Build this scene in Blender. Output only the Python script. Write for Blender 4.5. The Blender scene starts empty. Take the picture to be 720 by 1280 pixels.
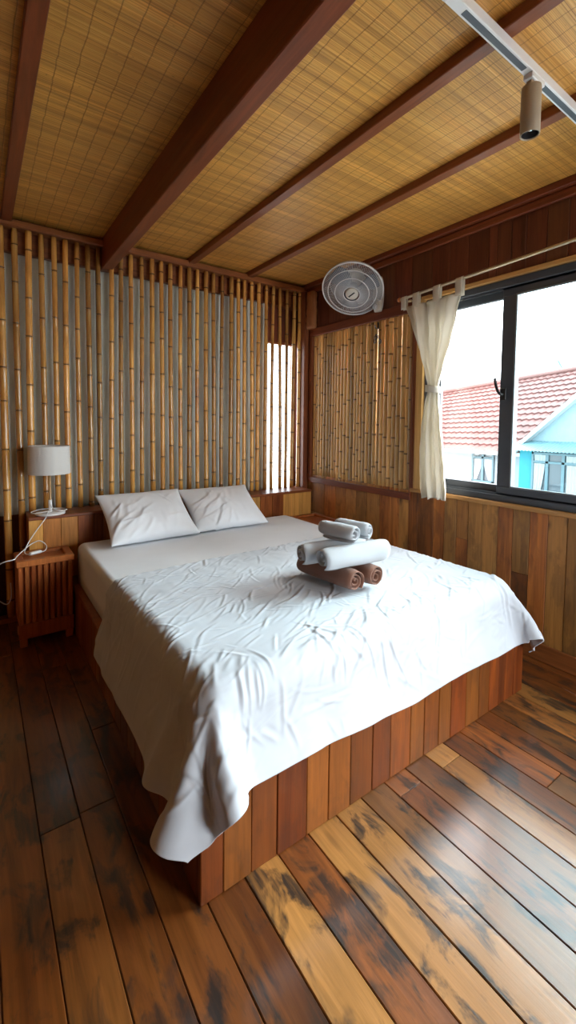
import bpy, bmesh, math, random
import numpy as np
from mathutils import Vector, Matrix

# ------------------------------------------------------------------ camera, world, exposure
sc = bpy.context.scene
col = sc.collection
PI = math.pi

def look_axes(yaw, pitch, roll):
    f0 = Vector((math.sin(yaw), math.cos(yaw), 0)); r0 = Vector((math.cos(yaw), -math.sin(yaw), 0))
    f = f0 * math.cos(pitch) + Vector((0, 0, 1)) * math.sin(pitch)
    u = r0.cross(f)
    r = r0 * math.cos(roll) + u * math.sin(roll)
    return r, r.cross(f), f

cam_data = bpy.data.cameras.new('camera')
cam = bpy.data.objects.new('camera', cam_data); col.objects.link(cam)
R_, U_, F_ = look_axes(0.618247, -0.0552583, 0.0103299)
M = Matrix((R_, U_, -F_)).transposed().to_4x4()
M.translation = Vector((0, 0, 1.35))
cam.matrix_world = M
cam_data.sensor_fit = 'VERTICAL'; cam_data.sensor_height = 36.0
cam_data.lens = 546.262 / 1280 * 36.0
cam_data.shift_y = -(640 - 558.72) / 1280
cam_data.clip_start = 0.02; cam_data.clip_end = 300
sc.camera = cam

sc.view_settings.view_transform = 'Standard'
sc.view_settings.look = 'None'
sc.view_settings.gamma = 1.0
sc.view_settings.use_curve_mapping = False
sc.view_settings.exposure = 1.16

SKY = 5.0
world = bpy.data.worlds.new('overcast_sky'); sc.world = world; world.use_nodes = True
wn = world.node_tree; wn.nodes.clear()
wo = wn.nodes.new('ShaderNodeOutputWorld'); wb = wn.nodes.new('ShaderNodeBackground')
wt = wn.nodes.new('ShaderNodeTexCoord'); ws = wn.nodes.new('ShaderNodeSeparateXYZ')
wr = wn.nodes.new('ShaderNodeValToRGB')
wm = wn.nodes.new('ShaderNodeMapRange'); wm.inputs[1].default_value = -0.3; wm.inputs[2].default_value = 1.0
wn.links.new(wt.outputs['Generated'], ws.inputs[0]); wn.links.new(ws.outputs['Z'], wm.inputs[0])
wn.links.new(wm.outputs[0], wr.inputs[0]); wn.links.new(wr.outputs[0], wb.inputs[0])
wn.links.new(wb.outputs[0], wo.inputs[0])
e = wr.color_ramp.elements
e[0].position = 0.0; e[0].color = (.66, .64, .61, 1)
e[1].position = 0.9; e[1].color = (.93, .97, 1.0, 1)
k = e.new(0.23); k.color = (.80, .86, .90, 1)
wb.inputs[1].default_value = SKY
# the brightest part of the cloud cover lies off to the right, above and behind the neighbouring house
GLOW, GLOW_POW, GLOW_DIR = 3.7, 6.0, Vector((.64, -.34, .67)).normalized()
wd = wn.nodes.new('ShaderNodeVectorMath'); wd.operation = 'DOT_PRODUCT'; wd.inputs[1].default_value = GLOW_DIR
wx_ = wn.nodes.new('ShaderNodeMath'); wx_.operation = 'MAXIMUM'; wx_.inputs[1].default_value = 0.0
wp = wn.nodes.new('ShaderNodeMath'); wp.operation = 'POWER'; wp.inputs[1].default_value = GLOW_POW
wl = wn.nodes.new('ShaderNodeMix'); wl.data_type = 'RGBA'; wl.blend_type = 'ADD'; wl.clamp_result = False
wc = wn.nodes.new('ShaderNodeVectorMath'); wc.operation = 'SCALE'; wc.inputs[0].default_value = (1.0, .97, .92)
wg = wn.nodes.new('ShaderNodeMath'); wg.operation = 'MULTIPLY'; wg.inputs[1].default_value = GLOW
wn.links.new(wt.outputs['Generated'], wd.inputs[0]); wn.links.new(wd.outputs['Value'], wx_.inputs[0]); wn.links.new(wx_.outputs[0], wp.inputs[0])
wn.links.new(wp.outputs[0], wg.inputs[0]); wn.links.new(wg.outputs[0], wc.inputs['Scale'])
wl.inputs[0].default_value = 1.0; wn.links.new(wr.outputs[0], wl.inputs[6]); wn.links.new(wc.outputs[0], wl.inputs[7])
def lobe(direction, power, gain, tint, base):
    d_ = wn.nodes.new('ShaderNodeVectorMath'); d_.operation = 'DOT_PRODUCT'; d_.inputs[1].default_value = Vector(direction).normalized()
    m_ = wn.nodes.new('ShaderNodeMath'); m_.operation = 'MAXIMUM'; m_.inputs[1].default_value = 0.0
    p_ = wn.nodes.new('ShaderNodeMath'); p_.operation = 'POWER'; p_.inputs[1].default_value = power
    g_ = wn.nodes.new('ShaderNodeMath'); g_.operation = 'MULTIPLY'; g_.inputs[1].default_value = gain
    c_ = wn.nodes.new('ShaderNodeVectorMath'); c_.operation = 'SCALE'; c_.inputs[0].default_value = tint
    a_ = wn.nodes.new('ShaderNodeMix'); a_.data_type = 'RGBA'; a_.blend_type = 'ADD'; a_.clamp_result = False; a_.inputs[0].default_value = 1.0
    wn.links.new(wt.outputs['Generated'], d_.inputs[0]); wn.links.new(d_.outputs['Value'], m_.inputs[0]); wn.links.new(m_.outputs[0], p_.inputs[0])
    wn.links.new(p_.outputs[0], g_.inputs[0]); wn.links.new(g_.outputs[0], c_.inputs['Scale'])
    wn.links.new(base, a_.inputs[6]); wn.links.new(c_.outputs[0], a_.inputs[7]); return a_.outputs[2]
out_ = lobe((.30, -.95, .02), 5.0, .9, (1.0, .98, .96), wl.outputs[2])
wn.links.new(out_, wb.inputs[0])

def portal(name, loc, rot, sx, sy):
    l = bpy.data.lights.new(name, 'AREA'); l.shape = 'RECTANGLE'; l.size = sx; l.size_y = sy
    l.cycles.is_portal = True
    o = bpy.data.objects.new(name, l); col.objects.link(o); o.location = loc; o.rotation_euler = rot
    return o
# sky portals in the two window openings (they only guide sampling of the sky)
portal('sky_portal_window', (2.74, 0.86, 1.545), (0, PI/2, 0), 1.34, 2.28)
portal('sky_portal_door', (1.95, -1.62, 1.05), (PI/2, 0, 0), 1.1, 2.1)
portal('sky_portal_slit', (2.36, 3.63, 1.39), (-PI/2, 0, 0), .34, 1.46)

# ------------------------------------------------------------------ helpers
def rnd_tint(rng, lo=0.0, hi=1.0):
    return (rng.uniform(lo, hi), rng.random(), rng.random())

_CH = None
class MB:
    """collects shapes, then links them as one mesh object"""
    def __init__(s): s.v = []; s.f = []; s.t = []; s.sm = []
    def add(s, vs, fs, tint=(.5, .5, .5), smooth=False):
        n = len(s.v); s.v += [tuple(p) for p in vs]
        if tint and isinstance(tint[0], (tuple, list)): s.t += list(tint)
        else: s.t += [tint] * len(vs)
        for f in fs: s.f.append([i + n for i in f]); s.sm.append(smooth)
        return s
    def box(s, a, b, ch=0.0, tint=(.5, .5, .5), M=None):
        a = list(a); b = list(b)
        for i in range(3):
            if a[i] > b[i]: a[i], b[i] = b[i], a[i]
        ch = min([ch] + [(b[i] - a[i]) * .45 for i in range(3)])
        vs = []; ix = {}
        if ch <= 0:
            vs = [(x, y, z) for z in (a[2], b[2]) for y in (a[1], b[1]) for x in (a[0], b[0])]
            fs = [(0, 2, 3, 1), (4, 5, 7, 6), (0, 1, 5, 4), (2, 6, 7, 3), (0, 4, 6, 2), (1, 3, 7, 5)]
        else:
            for sx in (0, 1):
                for sy in (0, 1):
                    for sz in (0, 1):
                        c = [(a, b)[q][i] for i, q in enumerate((sx, sy, sz))]
                        sg = [1 - 2 * q for q in (sx, sy, sz)]
                        for ax in range(3):   # vertex lying on the face normal to ax
                            p = [c[i] + (0 if i == ax else sg[i] * ch) for i in range(3)]
                            ix[(sx, sy, sz, ax)] = len(vs); vs.append(tuple(p))
            fs = []
            cs = [(0, 0), (1, 0), (1, 1), (0, 1)]
            def key(ax, q, o1, o2):
                k = [0, 0, 0]; k[ax] = q; oth = [i for i in range(3) if i != ax]; k[oth[0]] = o1; k[oth[1]] = o2
                return tuple(k)
            for ax in range(3):
                for q in (0, 1):
                    fs.append([ix[key(ax, q, o1, o2) + (ax,)] for o1, o2 in cs])
            for ax in range(3):               # edges along ax
                p, r = [i for i in range(3) if i != ax]
                for q1, q2 in cs:
                    k0 = key(ax, 0, q1, q2); k1 = key(ax, 1, q1, q2)
                    fs.append([ix[k0 + (p,)], ix[k1 + (p,)], ix[k1 + (r,)], ix[k0 + (r,)]])
            for sx in (0, 1):
                for sy in (0, 1):
                    for sz in (0, 1): fs.append([ix[(sx, sy, sz, i)] for i in range(3)])
            cen = [(a[i] + b[i]) / 2 for i in range(3)]
            out = []
            for f in fs:
                P = [Vector(vs[i]) for i in f]; nrm = (P[1] - P[0]).cross(P[2] - P[0])
                if nrm.dot(sum(P, Vector()) / len(P) - Vector(cen)) < 0: f = f[::-1]
                out.append(f)
            fs = out
        if M is not None: vs = [M @ Vector(p) for p in vs]
        return s.add(vs, fs, tint)
    def tube(s, pts, r, n=8, tint=(.5, .5, .5), caps=True, smooth=True):
        pts = [Vector(p) for p in pts]; m = len(pts)
        rr = r if isinstance(r, (list, tuple)) else [r] * m
        T = [(pts[min(i + 1, m - 1)] - pts[max(i - 1, 0)]).normalized() for i in range(m)]
        up = Vector((0, 0, 1)) if abs(T[0].z) < .9 else Vector((1, 0, 0))
        nx = T[0].cross(up).normalized()
        vs = []; tl = []
        for i in range(m):
            nx = (nx - T[i] * nx.dot(T[i])).normalized(); ny = T[i].cross(nx)
            for k in range(n):
                a = 2 * PI * k / n
                vs.append(pts[i] + (nx * math.cos(a) + ny * math.sin(a)) * rr[i])
                tl.append(tint[i] if isinstance(tint, list) else tint)
        fs = [(i * n + k, i * n + (k + 1) % n, (i + 1) * n + (k + 1) % n, (i + 1) * n + k) for i in range(m - 1) for k in range(n)]
        s.add(vs, fs, tl, smooth)
        if caps:
            b = len(s.v) - m * n
            s.f.append([b + k for k in range(n)][::-1]); s.sm.append(False)
            s.f.append([b + (m - 1) * n + k for k in range(n)]); s.sm.append(False)
        return s
    def lathe(s, prof, M=None, n=32, tint=(.5, .5, .5), smooth=True, caps=False):
        """prof: (radius, height) pairs, turned about local z"""
        M = M or Matrix(); vs = []; m = len(prof)
        for r, z in prof:
            for k in range(n):
                a = 2 * PI * k / n; vs.append(M @ Vector((r * math.cos(a), r * math.sin(a), z)))
        fs = [(i * n + k, i * n + (k + 1) % n, (i + 1) * n + (k + 1) % n, (i + 1) * n + k) for i in range(m - 1) for k in range(n)]
        s.add(vs, fs, tint, smooth)
        if caps:
            b = len(s.v) - m * n
            s.f.append([b + k for k in range(n)][::-1]); s.sm.append(False)
            s.f.append([b + (m - 1) * n + k for k in range(n)]); s.sm.append(False)
        return s
    def ring(s, c, R, r, M=None, n=40, k=6, tint=(.5, .5, .5)):
        M = M or Matrix(); vs = []
        for i in range(n):
            a = 2 * PI * i / n
            for j in range(k):
                b = 2 * PI * j / k; q = R + r * math.cos(b)
                vs.append(M @ Vector((c[0] + q * math.cos(a), c[1] + q * math.sin(a), c[2] + r * math.sin(b))))
        fs = [(i * k + j, ((i + 1) % n) * k + j, ((i + 1) % n) * k + (j + 1) % k, i * k + (j + 1) % k) for i in range(n) for j in range(k)]
        return s.add(vs, fs, tint, True)
    def grid(s, P, closed_u=False, tint=(.5, .5, .5), smooth=True):
        """P[j][i] points"""
        J = len(P); I = len(P[0]); vs = [p for row in P for p in row]
        fs = [(j * I + i, j * I + (i + 1) % I, (j + 1) * I + (i + 1) % I, (j + 1) * I + i) for j in range(J - 1) for i in range(I if closed_u else I - 1)]
        return s.add(vs, fs, tint, smooth)
    def build(s, name, mat, parent=None, fix=True):
        org = Vector((0, 0, 0)); q = parent
        while q is not None: org += Vector(q.location); q = q.parent
        me = bpy.data.meshes.new(name)
        me.from_pydata([tuple(Vector(p) - org) for p in s.v], [], s.f)
        me.polygons.foreach_set('use_smooth', s.sm)
        at = me.attributes.new('tint', 'FLOAT_COLOR', 'POINT')
        at.data.foreach_set('color', [c for t in s.t for c in (t[0], t[1], t[2], 1.0)])
        if fix:
            bm = bmesh.new(); bm.from_mesh(me); bmesh.ops.recalc_face_normals(bm, faces=bm.faces); bm.to_mesh(me); bm.free()
        me.update()
        if mat: me.materials.append(mat)
        o = bpy.data.objects.new(name, me); col.objects.link(o)
        if parent: o.parent = parent
        return o

def tag(o, label=None, cat=None, group=None, kind=None):
    if label: o['label'] = label
    if cat: o['category'] = cat
    if group: o['group'] = group
    if kind: o['kind'] = kind
    return o
def thing(name, loc, label, cat, group=None):
    o = bpy.data.objects.new(name, None); col.objects.link(o); o.location = loc
    o.empty_display_size = .05
    return tag(o, label, cat, group)
def struct(o): o['kind'] = 'structure'; return o

def catmull(P, n=8):
    P = [Vector(p) for p in P]; Q = [P[0]] + P + [P[-1]]; out = []
    for i in range(1, len(Q) - 2):
        for k in range(n):
            t = k / n; a, b, c, d = Q[i - 1], Q[i], Q[i + 1], Q[i + 2]
            out.append(.5 * ((2 * b) + (c - a) * t + (2 * a - 5 * b + 4 * c - d) * t * t + (3 * b - a - 3 * c + d) * t ** 3))
    out.append(P[-1]); return out

def smoothstep(a, b, x):
    t = max(0, min(1, (x - a) / (b - a))); return t * t * (3 - 2 * t)

# ------------------------------------------------------------------ materials
def new_mat(name):
    m = bpy.data.materials.new(name); m.use_nodes = True; nt = m.node_tree
    return m, nt, nt.nodes['Principled BSDF']
def N(nt, t, **kw):
    n = nt.nodes.new(t)
    for k, v in kw.items(): setattr(n, k, v)
    return n
def ramp(nt, stops, inp):
    r = N(nt, 'ShaderNodeValToRGB'); el = r.color_ramp.elements
    while len(el) < len(stops): el.new(.5)
    for q, (p, c) in zip(el, stops): q.position = p; q.color = (c[0], c[1], c[2], 1) if hasattr(c, '__len__') else (c, c, c, 1)
    nt.links.new(inp, r.inputs[0]); return r.outputs[0]
def math_(nt, op, a, b=None):
    n = N(nt, 'ShaderNodeMath', operation=op)
    for i, x in enumerate((a, b)):
        if x is None: continue
        if isinstance(x, (int, float)): n.inputs[i].default_value = x
        else: nt.links.new(x, n.inputs[i])
    return n.outputs[0]
def mix(nt, fac, a, b, blend='MIX'):
    n = N(nt, 'ShaderNodeMix', data_type='RGBA', blend_type=blend)
    for i, x in ((0, fac), (6, a), (7, b)):
        if isinstance(x, (int, float)): n.inputs[i].default_value = x
        elif isinstance(x, (tuple, list)): n.inputs[i].default_value = (x[0], x[1], x[2], 1)
        else: nt.links.new(x, n.inputs[i])
    return n.outputs[2]
def noise(nt, vec, scale=1.0, detail=4, rough=.55, dist=0.0):
    n = N(nt, 'ShaderNodeTexNoise'); n.inputs['Scale'].default_value = scale; n.inputs['Detail'].default_value = detail
    n.inputs['Roughness'].default_value = rough; n.inputs['Distortion'].default_value = dist
    nt.links.new(vec, n.inputs['Vector']); return n.outputs['Fac']
def mapped(nt, vec, scale):
    n = N(nt, 'ShaderNodeMapping'); n.inputs['Scale'].default_value = scale; nt.links.new(vec, n.inputs['Vector']); return n.outputs[0]
def bump(nt, b, h, strength=.3, dist=.002):
    n = N(nt, 'ShaderNodeBump'); n.inputs['Strength'].default_value = strength; n.inputs['Distance'].default_value = dist
    nt.links.new(h, n.inputs['Height']); nt.links.new(n.outputs[0], b.inputs['Normal']); return n
def obj_vec(nt, spread=23.0):
    """object coordinates shifted by the board's own random tint, so no two boards share a grain"""
    tc = N(nt, 'ShaderNodeTexCoord'); at = N(nt, 'ShaderNodeAttribute', attribute_name='tint')
    sep = N(nt, 'ShaderNodeSeparateColor'); nt.links.new(at.outputs['Color'], sep.inputs[0])
    off = N(nt, 'ShaderNodeCombineXYZ')
    for i in range(3): nt.links.new(math_(nt, 'MULTIPLY', sep.outputs[2], spread * (1 + .37 * i)), off.inputs[i])
    add = N(nt, 'ShaderNodeVectorMath', operation='ADD')
    nt.links.new(tc.outputs['Object'], add.inputs[0]); nt.links.new(off.outputs[0], add.inputs[1])
    return add.outputs[0], sep.outputs[0], sep.outputs[1], sep.outputs[2]

def wood(name, dark, light, alt, axis, rough=.45, gain=(.55, 1.35), fine=1.0, stain=0.0, knots=.5, spec=.4, stain_col=(.018, .014, .012), bmp=.25, coat=0.0):
    m, nt, b = new_mat(name)
    b.inputs['Coat Weight'].default_value = coat; b.inputs['Coat Roughness'].default_value = .17
    v, r, g, o = obj_vec(nt)
    sc3 = [16.0 * fine] * 3; sc3[axis] = 1.3
    grain = noise(nt, mapped(nt, v, sc3), 1.0, 7, .62, 1.2)
    sc4 = [90.0 * fine] * 3; sc4[axis] = 4.0
    fib = noise(nt, mapped(nt, v, sc4), 1.0, 3, .6)
    base = ramp(nt, [(.28, dark), (.72, light)], grain)
    a2 = ramp(nt, [(.25, [c * .55 for c in alt]), (.75, alt)], grain)
    c = mix(nt, ramp(nt, [(.35, 0), (.75, 1)], g), base, a2)
    c = mix(nt, .30, c, ramp(nt, [(.3, .35), (.7, 1.3)], fib), 'MULTIPLY')
    gain_n = N(nt, 'ShaderNodeMapRange'); gain_n.inputs[3].default_value = gain[0]; gain_n.inputs[4].default_value = gain[1]
    nt.links.new(r, gain_n.inputs[0])
    gc = N(nt, 'ShaderNodeCombineColor')
    for i in range(3): nt.links.new(gain_n.outputs[0], gc.inputs[i])
    c = mix(nt, 1.0, c, gc.outputs[0], 'MULTIPLY')
    if knots:
        kn = N(nt, 'ShaderNodeTexVoronoi'); kn.inputs['Scale'].default_value = 1.0
        s5 = [7.0] * 3; s5[axis] = 2.6
        nt.links.new(mapped(nt, v, s5), kn.inputs['Vector'])
        kf = ramp(nt, [(.05, 1), (.17, 0)], kn.outputs['Distance'])
        pick = ramp(nt, [(.5, 0), (.56, 1)], noise(nt, mapped(nt, v, (2.3, 2.3, 2.3)), 1.0, 1))
        c = mix(nt, math_(nt, 'MULTIPLY', math_(nt, 'MULTIPLY', kf, pick), knots), c, (.035, .015, .008))
    rg = math_(nt, 'ADD', math_(nt, 'MULTIPLY', fib, .25), rough - .12)
    if stain:
        s6 = [10.0] * 3; s6[axis] = 4.2
        st = noise(nt, mapped(nt, v, s6), 1.0, 5, .62, .6)
        sf = ramp(nt, [(.50, 0), (.585, 1)], st)
        s7 = [60.0] * 3; s7[axis] = 6
        sf2 = math_(nt, 'MULTIPLY', sf, ramp(nt, [(.3, .45), (.6, 1)], noise(nt, mapped(nt, v, s7), 1.0, 4, .6)))
        c = mix(nt, math_(nt, 'MULTIPLY', sf2, stain), c, stain_col)
    nt.links.new(c, b.inputs['Base Color']); nt.links.new(rg, b.inputs['Roughness'])
    b.inputs['Specular IOR Level'].default_value = spec
    bump(nt, b, math_(nt, 'ADD', fib, grain), bmp, .0012)
    return m

def plain(name, c, rough=.5, metal=0.0, spec=.5, var=.0, vscale=8.0, bmp=0.0, bscale=200.0, sheen=0.0):
    m, nt, b = new_mat(name)
    tc = N(nt, 'ShaderNodeTexCoord')
    if var:
        n = noise(nt, tc.outputs['Object'], vscale, 5)
        nt.links.new(ramp(nt, [(.3, [x * (1 - var) for x in c]), (.7, [min(1, x * (1 + var)) for x in c])], n), b.inputs['Base Color'])
    else: b.inputs['Base Color'].default_value = (*c, 1)
    b.inputs['Roughness'].default_value = rough; b.inputs['Metallic'].default_value = metal
    b.inputs['Specular IOR Level'].default_value = spec
    if sheen: b.inputs['Sheen Weight'].default_value = sheen
    if bmp: bump(nt, b, noise(nt, tc.outputs['Object'], bscale, 3), bmp, .002)
    return m

def glass(name, tint, refl=.10):
    m = bpy.data.materials.new(name); m.use_nodes = True; nt = m.node_tree; nt.nodes.clear()
    o = N(nt, 'ShaderNodeOutputMaterial'); t = N(nt, 'ShaderNodeBsdfTransparent'); g = N(nt, 'ShaderNodeBsdfGlossy')
    t.inputs[0].default_value = (*tint, 1); g.inputs['Roughness'].default_value = .02
    fr = N(nt, 'ShaderNodeFresnel'); fr.inputs[0].default_value = 1.45
    mx = N(nt, 'ShaderNodeMixShader')
    nt.links.new(math_(nt, 'MULTIPLY', fr.outputs[0], refl * 10), mx.inputs[0])
    nt.links.new(t.outputs[0], mx.inputs[1]); nt.links.new(g.outputs[0], mx.inputs[2]); nt.links.new(mx.outputs[0], o.inputs[0])
    return m

def bamboo(name, c1, c2, c3, rough=.3, nodecol=(.06, .03, .012)):
    m, nt, b = new_mat(name)
    v, r, g, o = obj_vec(nt)
    n1 = noise(nt, mapped(nt, v, (10, 10, 2.2)), 1.0, 5, .6, .5)
    n2 = noise(nt, mapped(nt, v, (120, 120, 3)), 1.0, 3, .6)
    c = ramp(nt, [(.25, c1), (.5, c2), (.78, c3)], n1)
    c = mix(nt, .35, c, ramp(nt, [(.3, .45), (.7, 1.25)], n2), 'MULTIPLY')
    gc = N(nt, 'ShaderNodeCombineColor'); mr = N(nt, 'ShaderNodeMapRange'); mr.inputs[3].default_value = .62; mr.inputs[4].default_value = 1.3
    nt.links.new(r, mr.inputs[0])
    for i in range(3): nt.links.new(mr.outputs[0], gc.inputs[i])
    c = mix(nt, 1.0, c, gc.outputs[0], 'MULTIPLY')
    c = mix(nt, g, c, nodecol)
    nt.links.new(c, b.inputs['Base Color'])
    b.inputs['Roughness'].default_value = rough
    b.inputs['Coat Weight'].default_value = .4; b.inputs['Coat Roughness'].default_value = .18
    return m

def cloth(name, c, rough=.9, weave=.15, wrinkle=0.0, wscale=7.0, sheen=.2, c2=None, trans=0.0):
    m, nt, b = new_mat(name)
    tc = N(nt, 'ShaderNodeTexCoord'); v = tc.outputs['Object']
    n = noise(nt, v, 3.0, 4)
    c2 = c2 or [x * .93 for x in c]
    nt.links.new(ramp(nt, [(.35, c2), (.65, c)], n), b.inputs['Base Color'])
    b.inputs['Roughness'].default_value = rough; b.inputs['Specular IOR Level'].default_value = .2
    b.inputs['Sheen Weight'].default_value = sheen
    h = math_(nt, 'MULTIPLY', noise(nt, v, 900.0, 1), weave * .08)
    if wrinkle:
        d = noise(nt, v, 3.0, 2)
        w = N(nt, 'ShaderNodeTexNoise'); w.inputs['Scale'].default_value = wscale; w.inputs['Detail'].default_value = 5
        w.inputs['Roughness'].default_value = .55; w.inputs['Distortion'].default_value = 1.6
        mp = N(nt, 'ShaderNodeMapping'); mp.inputs['Rotation'].default_value = (0, 0, .45); mp.inputs['Scale'].default_value = (.8, 2.4, 1.2)
        nt.links.new(v, mp.inputs[0]); nt.links.new(mp.outputs[0], w.inputs['Vector'])
        rd = math_(nt, 'ABSOLUTE', math_(nt, 'SUBTRACT', w.outputs['Fac'], .5))
        cre = ramp(nt, [(0, 1), (.02, .75), (.10, .1), (.2, 0)], rd)
        w2 = N(nt, 'ShaderNodeTexVoronoi', feature='DISTANCE_TO_EDGE'); w2.inputs['Scale'].default_value = wscale * 1.3
        dv = N(nt, 'ShaderNodeVectorMath', operation='ADD')
        nz = N(nt, 'ShaderNodeTexNoise'); nz.inputs['Scale'].default_value = 5; nt.links.new(v, nz.inputs['Vector'])
        scl = N(nt, 'ShaderNodeVectorMath', operation='SCALE'); scl.inputs['Scale'].default_value = .25
        nt.links.new(nz.outputs['Color'], scl.inputs[0]); nt.links.new(v, dv.inputs[0]); nt.links.new(scl.outputs[0], dv.inputs[1])
        nt.links.new(dv.outputs[0], w2.inputs['Vector'])
        c2r = ramp(nt, [(0, 1), (.05, .3), (.16, 0)], w2.outputs['Distance'])
        h = math_(nt, 'ADD', h, math_(nt, 'MULTIPLY', math_(nt, 'ADD', cre, math_(nt, 'MULTIPLY', c2r, .45)), wrinkle))
    bump(nt, b, h, .8, .006)
    if trans:
        tr = N(nt, 'ShaderNodeBsdfTranslucent'); tr.inputs[0].default_value = (*c, 1)
        mx = N(nt, 'ShaderNodeMixShader'); mx.inputs[0].default_value = trans
        nt.links.new(b.outputs[0], mx.inputs[1]); nt.links.new(tr.outputs[0], mx.inputs[2])
        nt.links.new(mx.outputs[0], nt.nodes['Material Output'].inputs[0])
    return m

M_floor = wood('floor_planks', (.12, .029, .006), (.40, .125, .022), (.50, .23, .058), 1, rough=.36, gain=(.5, 1.15), stain=.97, knots=.7, spec=.5, bmp=.35, coat=1.0)
M_wains = wood('wainscot_boards', (.22, .064, .013), (.56, .195, .038), (.70, .325, .08), 2, rough=.5, gain=(.55, 1.25), stain=.35, knots=.8)
M_upper = wood('dark_red_boards', (.085, .020, .010), (.20, .050, .023), (.24, .080, .034), 2, rough=.42, gain=(.65, 1.25), knots=0)
M_redx = wood('red_beam_along_y', (.13, .028, .010), (.27, .068, .022), (.30, .09, .03), 1, rough=.42, gain=(.8, 1.2), knots=.4)
M_redy = wood('red_trim_along_x', (.16, .042, .013), (.32, .098, .028), (.35, .13, .038), 0, rough=.4, gain=(.8, 1.2), knots=0)
M_redz = wood('red_post_upright', (.14, .034, .013), (.28, .082, .028), (.30, .11, .038), 2, rough=.42, gain=(.8, 1.2), knots=.3)
M_gold = wood('light_wood_trim', (.40, .17, .045), (.60, .30, .09), (.64, .36, .12), 1, rough=.4, gain=(.85, 1.15), knots=0)
M_goldz = wood('light_wood_upright', (.42, .19, .05), (.64, .34, .11), (.66, .40, .14), 2, rough=.4, gain=(.85, 1.15), knots=0)
M_base = wood('baseboard_wood', (.17, .05, .014), (.36, .115, .028), (.40, .16, .045), 1, rough=.42, gain=(.8, 1.2), knots=.2)
M_bed = wood('bed_boards', (.15, .028, .005), (.33, .074, .010), (.40, .125, .020), 2, rough=.42, gain=(.48, .95), knots=.6, stain=.25, spec=.3)
M_head = wood('headboard_boards', (.20, .042, .008), (.58, .165, .028), (.85, .42, .10), 2, rough=.4, gain=(.4, 1.15), knots=.4, spec=.3)
M_bedtop = wood('bed_ledge', (.15, .035, .010), (.29, .078, .021), (.33, .115, .03), 0, rough=.38, gain=(.8, 1.15), knots=.2)
M_night = wood('nightstand_wood', (.24, .055, .013), (.48, .125, .030), (.52, .16, .04), 2, rough=.36, gain=(.85, 1.15), knots=0)
M_block = wood('rough_log', (.26, .085, .028), (.52, .21, .07), (.54, .25, .09), 2, rough=.7, gain=(.9, 1.1), knots=1.0, bmp=1.0)
M_pole = bamboo('bamboo_pole', (.30, .105, .022), (.62, .30, .070), (.74, .44, .13), .24)
M_cane = bamboo('bamboo_cane', (.46, .26, .080), (.66, .40, .14), (.74, .49, .20), .42)
M_fabric = cloth('grey_curtain_fabric', (.70, .73, .66), weave=.4, c2=(.60, .63, .57))
M_sheet = cloth('white_sheet', (.70, .73, .78), weave=.1, wrinkle=.0, wscale=3.0)
M_duvet = cloth('white_duvet', (.50, .54, .60), weave=.1, wrinkle=.0, wscale=6.0)
M_pillow = cloth('white_pillow_case', (.76, .79, .84), weave=.1, wrinkle=.0, wscale=5.0)
M_towelw = cloth('white_terry', (.56, .59, .635), weave=9.0, sheen=.5)
M_towelb = cloth('brown_terry', (.23, .100, .062), weave=5.0, sheen=.3, c2=(.18, .078, .048))
M_curt = cloth('cream_curtain_cotton', (.76, .73, .65), weave=.5, c2=(.70, .65, .56), trans=.35)
M_shade = cloth('lamp_shade_linen', (.86, .85, .83), weave=1.2, trans=.3)
M_white = plain('white_plastic', (.74, .75, .76), .35)
M_cream = plain('cream_paint', (.60, .58, .52), .4)
M_beige = plain('beige_lacquer', (.36, .30, .22), .45, bmp=.3, bscale=400)
M_black = plain('black_plastic', (.015, .015, .017), .3)
M_alu = plain('charcoal_aluminium', (.050, .060, .076), .42, var=.12)
M_groove = plain('aluminium_track_edge', (.16, .18, .20), .35)
M_chrome = plain('chrome', (.7, .7, .7), .15, metal=1.0)
M_rod = plain('brushed_rod', (.72, .62, .46), .3, metal=.6)
M_fan = plain('fan_grey_plastic', (.46, .48, .51), .35)
M_blade = plain('fan_blade', (.10, .12, .16), .3)
M_orange = plain('rod_end_wood', (.45, .14, .03), .35)
M_lightwood = wood('lamp_stem_wood', (.45, .26, .11), (.60, .38, .18), (.6, .4, .2), 2, rough=.45, gain=(.95, 1.05), knots=0)
M_glassL = glass('clear_pane', (.96, .98, .99), .06)
M_glassR = glass('blue_tinted_pane', (.84, .96, .99), .08)

# ------------------------------------------------------------------ the room shell
XW, YB, XL, YF, ZC = 2.61, 3.50, -1.7, -1.5, 2.66
rng = random.Random(11)

# floor: boards run along y, each a slightly chamfered board with its own tint
xs = [.617 + .1205 * i for i in range(-21, 18)]
m = MB(); m.box((XL - .1, YF - .1, -.12), (XW + .15, YB + .2, -.030), tint=(0, 0, 0))
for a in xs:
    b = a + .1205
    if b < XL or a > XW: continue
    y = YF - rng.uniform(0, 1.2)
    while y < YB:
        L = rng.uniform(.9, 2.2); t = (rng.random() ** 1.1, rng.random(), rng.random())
        if a < .50: t = (t[0] * .35, t[1] * .45, t[2])  # shade left of the bed, put into the boards' tint as darker, redder wood
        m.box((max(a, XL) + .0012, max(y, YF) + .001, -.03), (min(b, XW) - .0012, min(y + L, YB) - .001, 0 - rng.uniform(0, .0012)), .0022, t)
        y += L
floor = struct(m.build('floor', M_floor))

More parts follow.
